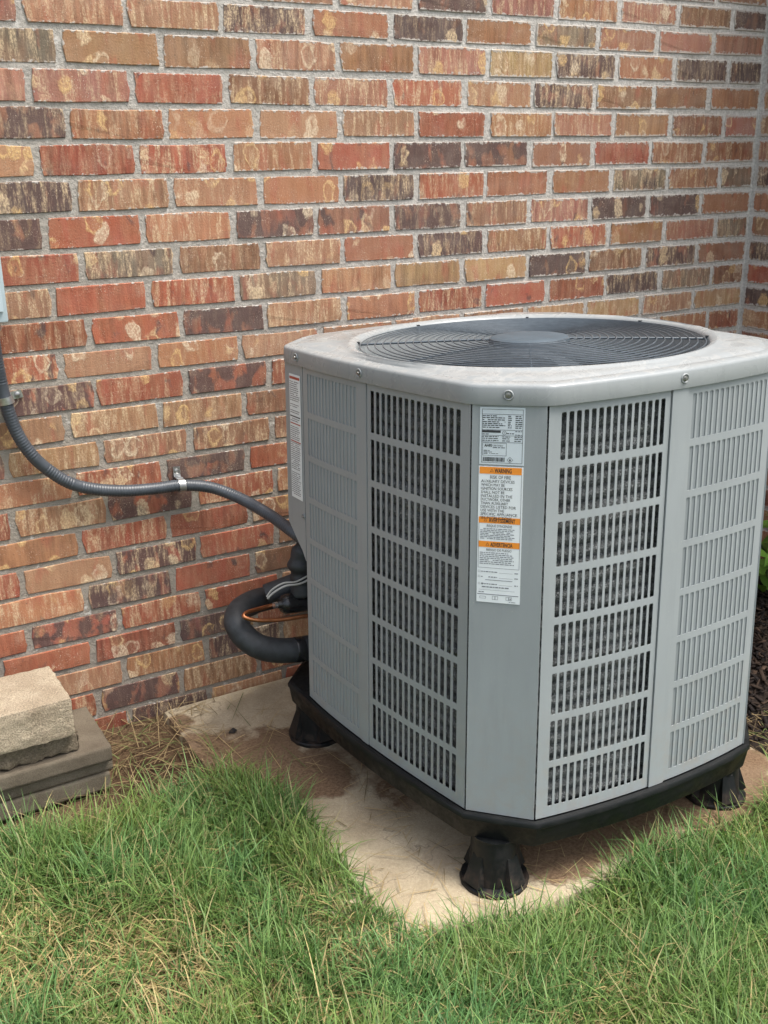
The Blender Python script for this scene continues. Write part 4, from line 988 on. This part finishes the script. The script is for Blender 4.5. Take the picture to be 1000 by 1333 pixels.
def make_grass():
    Vs, Fs, Cs, b = [], [], [], 0
    for (n, box, keep) in ((290000, (-.75, 1.45, -1.85, -.30), 1), (60000, (-1.9, 2.6, -3.4, -.30), .8)):
        x, y = scatter(n, box); k = inside(EDGE, x, y)
        if keep < 1: k &= ~((x > -.75) & (x < 1.45) & (y > -1.85))
        x, y = x[k], y[k]
        de = np.full(x.shape, 9.)
        for (x0, y0), (x1, y1) in zip(EDGE[:25], EDGE[1:25]):
            ex, ey = x1-x0, y1-y0; t = np.clip(((x-x0)*ex+(y-y0)*ey)/(ex*ex+ey*ey), 0, 1); de = np.minimum(de, np.hypot(x-x0-t*ex, y-y0-t*ey))
        dry = vnoise(x, y, 4.5, 1)*.6+vnoise(x, y, 12, 2)*.4
        for bx_, by_, br_, ba_ in ((-.42, -.74, .20, .28), (-.20, -.78, .14, .2), (.0, -.66, .10, .22), (.02, -1.0, .16, .22), (.26, -1.02, .06, .2), (.40, -1.22, .07, .25), (.47, -1.33, .09, .22)): dry = dry+.85*ba_*np.exp(-((x-bx_)**2+(y-by_)**2)/br_**2)
        bare = vnoise(x, y, 7, 5)*.5+vnoise(x, y, 19, 6)*.5
        k = rng.random(x.size) < np.clip(.42+de*9, 0, 1)*np.clip(1.45-1.1*np.clip(dry-.5, 0, 1)*2-(bare > .7)*.35, .25, 1)
        x, y, dry, de = x[k], y[k], dry[k], de[k]; n = x.size
        tall = vnoise(x, y, 6, 3)
        ln = rng.gamma(7, 1/7., n)*(.036+.040*tall)*(1.12-.40*np.clip(dry-.42, 0, 1)*2); ln = np.clip(ln, .015, .15)
        dead = rng.random(n) < np.clip((dry-.46)*1.6, .03, .65)
        lean = np.abs(rng.normal(.55, .42, n)); lean[dead] += .45
        flow = vnoise(x, y, 5, 7)*9; az = np.where(rng.random(n) < .22, flow+rng.normal(0, .6, n), rng.uniform(0, 6.283, n))
        wd = rng.uniform(.0014, .0032, n); lg = rng.random(n) < .04; ln[lg] *= 1.5
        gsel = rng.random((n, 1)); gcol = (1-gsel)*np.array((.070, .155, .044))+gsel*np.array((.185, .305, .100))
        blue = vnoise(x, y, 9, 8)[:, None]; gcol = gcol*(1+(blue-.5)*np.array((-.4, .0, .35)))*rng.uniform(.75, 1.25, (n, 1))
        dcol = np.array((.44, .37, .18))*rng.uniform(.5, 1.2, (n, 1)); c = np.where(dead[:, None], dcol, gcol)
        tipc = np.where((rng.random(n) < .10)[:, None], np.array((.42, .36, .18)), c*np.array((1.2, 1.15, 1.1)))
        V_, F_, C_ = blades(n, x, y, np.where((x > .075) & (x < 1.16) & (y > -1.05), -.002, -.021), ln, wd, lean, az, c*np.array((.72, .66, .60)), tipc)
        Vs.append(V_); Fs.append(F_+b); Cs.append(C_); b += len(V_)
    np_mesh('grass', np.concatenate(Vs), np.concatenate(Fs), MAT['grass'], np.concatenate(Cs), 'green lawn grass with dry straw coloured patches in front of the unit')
make_grass()
def make_straw():
    Vs, Fs, Cs, b = [], [], [], 0
    specs = ((10000, (-.75, 1.45, -1.85, -.33), -.019, .05, 1.25, 'lawn'), (260, (-.16, .13, -.40, -.02), -.016, .085, 1.25, 'soil'), (260, (-.5, .16, -.45, -.28), -.012, .06, 1.0, 'soil'),
             (110, (.17, .50, -1.03, -.45), .002, .055, 1.57, 'pad'), (90, (.06, .16, -.40, -.02), .001, .06, 1.50, 'pad'), (70, (.05, .30, -.45, -.05), .002, .07, 1.57, 'pad'), (70, (.45, 1.0, -1.05, -.90), .002, .05, 1.55, 'pad'), (1100, (1.0, 1.9, -1.10, -.72), -.012, .06, 1.3, 'soil'))
    for n, box, z, L0, le, kind in specs:
        x, y = scatter(n, box)
        if kind == 'lawn': k = inside(EDGE, x, y); x, y = x[k], y[k]
        if kind == 'soil': k = ~((x > .06) & (x < 1.16) & (y > -1.05)) ; x, y = x[k], y[k]
        n = x.size; ln = rng.gamma(5, .2, n)*L0; lean = np.clip(rng.normal(le, .04 if kind == 'pad' else .16, n), .5, 1.57); az = rng.uniform(0, 6.283, n); wd = rng.uniform(.0009, .0018, n) if kind == 'pad' else rng.uniform(.0012, .0026, n)
        c = np.array((.36, .265, .135))*rng.uniform(.35, 1.35, (n, 1))*(.7 if kind == 'soil' else 1); grn = rng.random(n) < (.28 if kind == 'soil' else .05); c[grn] = np.array((.12, .15, .05))*rng.uniform(.6, 1.3, (grn.sum(), 1))
        V_, F_, C_ = blades(n, x, y, np.full(n, z)+rng.uniform(0, .006, n), ln, wd, lean, az, c, c*1.1, 4, .35); Vs.append(V_); Fs.append(F_+b); Cs.append(C_); b += len(V_)
    np_mesh('dry_straw', np.concatenate(Vs), np.concatenate(Fs), MAT['straw'], np.concatenate(Cs), 'dry straw clippings scattered over the soil and slab')
make_straw()
q = MB(); q.add([(.172, -.205, .0015), (.183, -.214, .004), (.195, -.203, .002), (.188, -.192, .005), (.178, -.195, .0015)], [(0, 1, 2, 3, 4)]); tag(q.obj('dead_leaf', MAT['dark'], None), 'small dark dead leaf lying on the concrete near the wall', 'leaf')
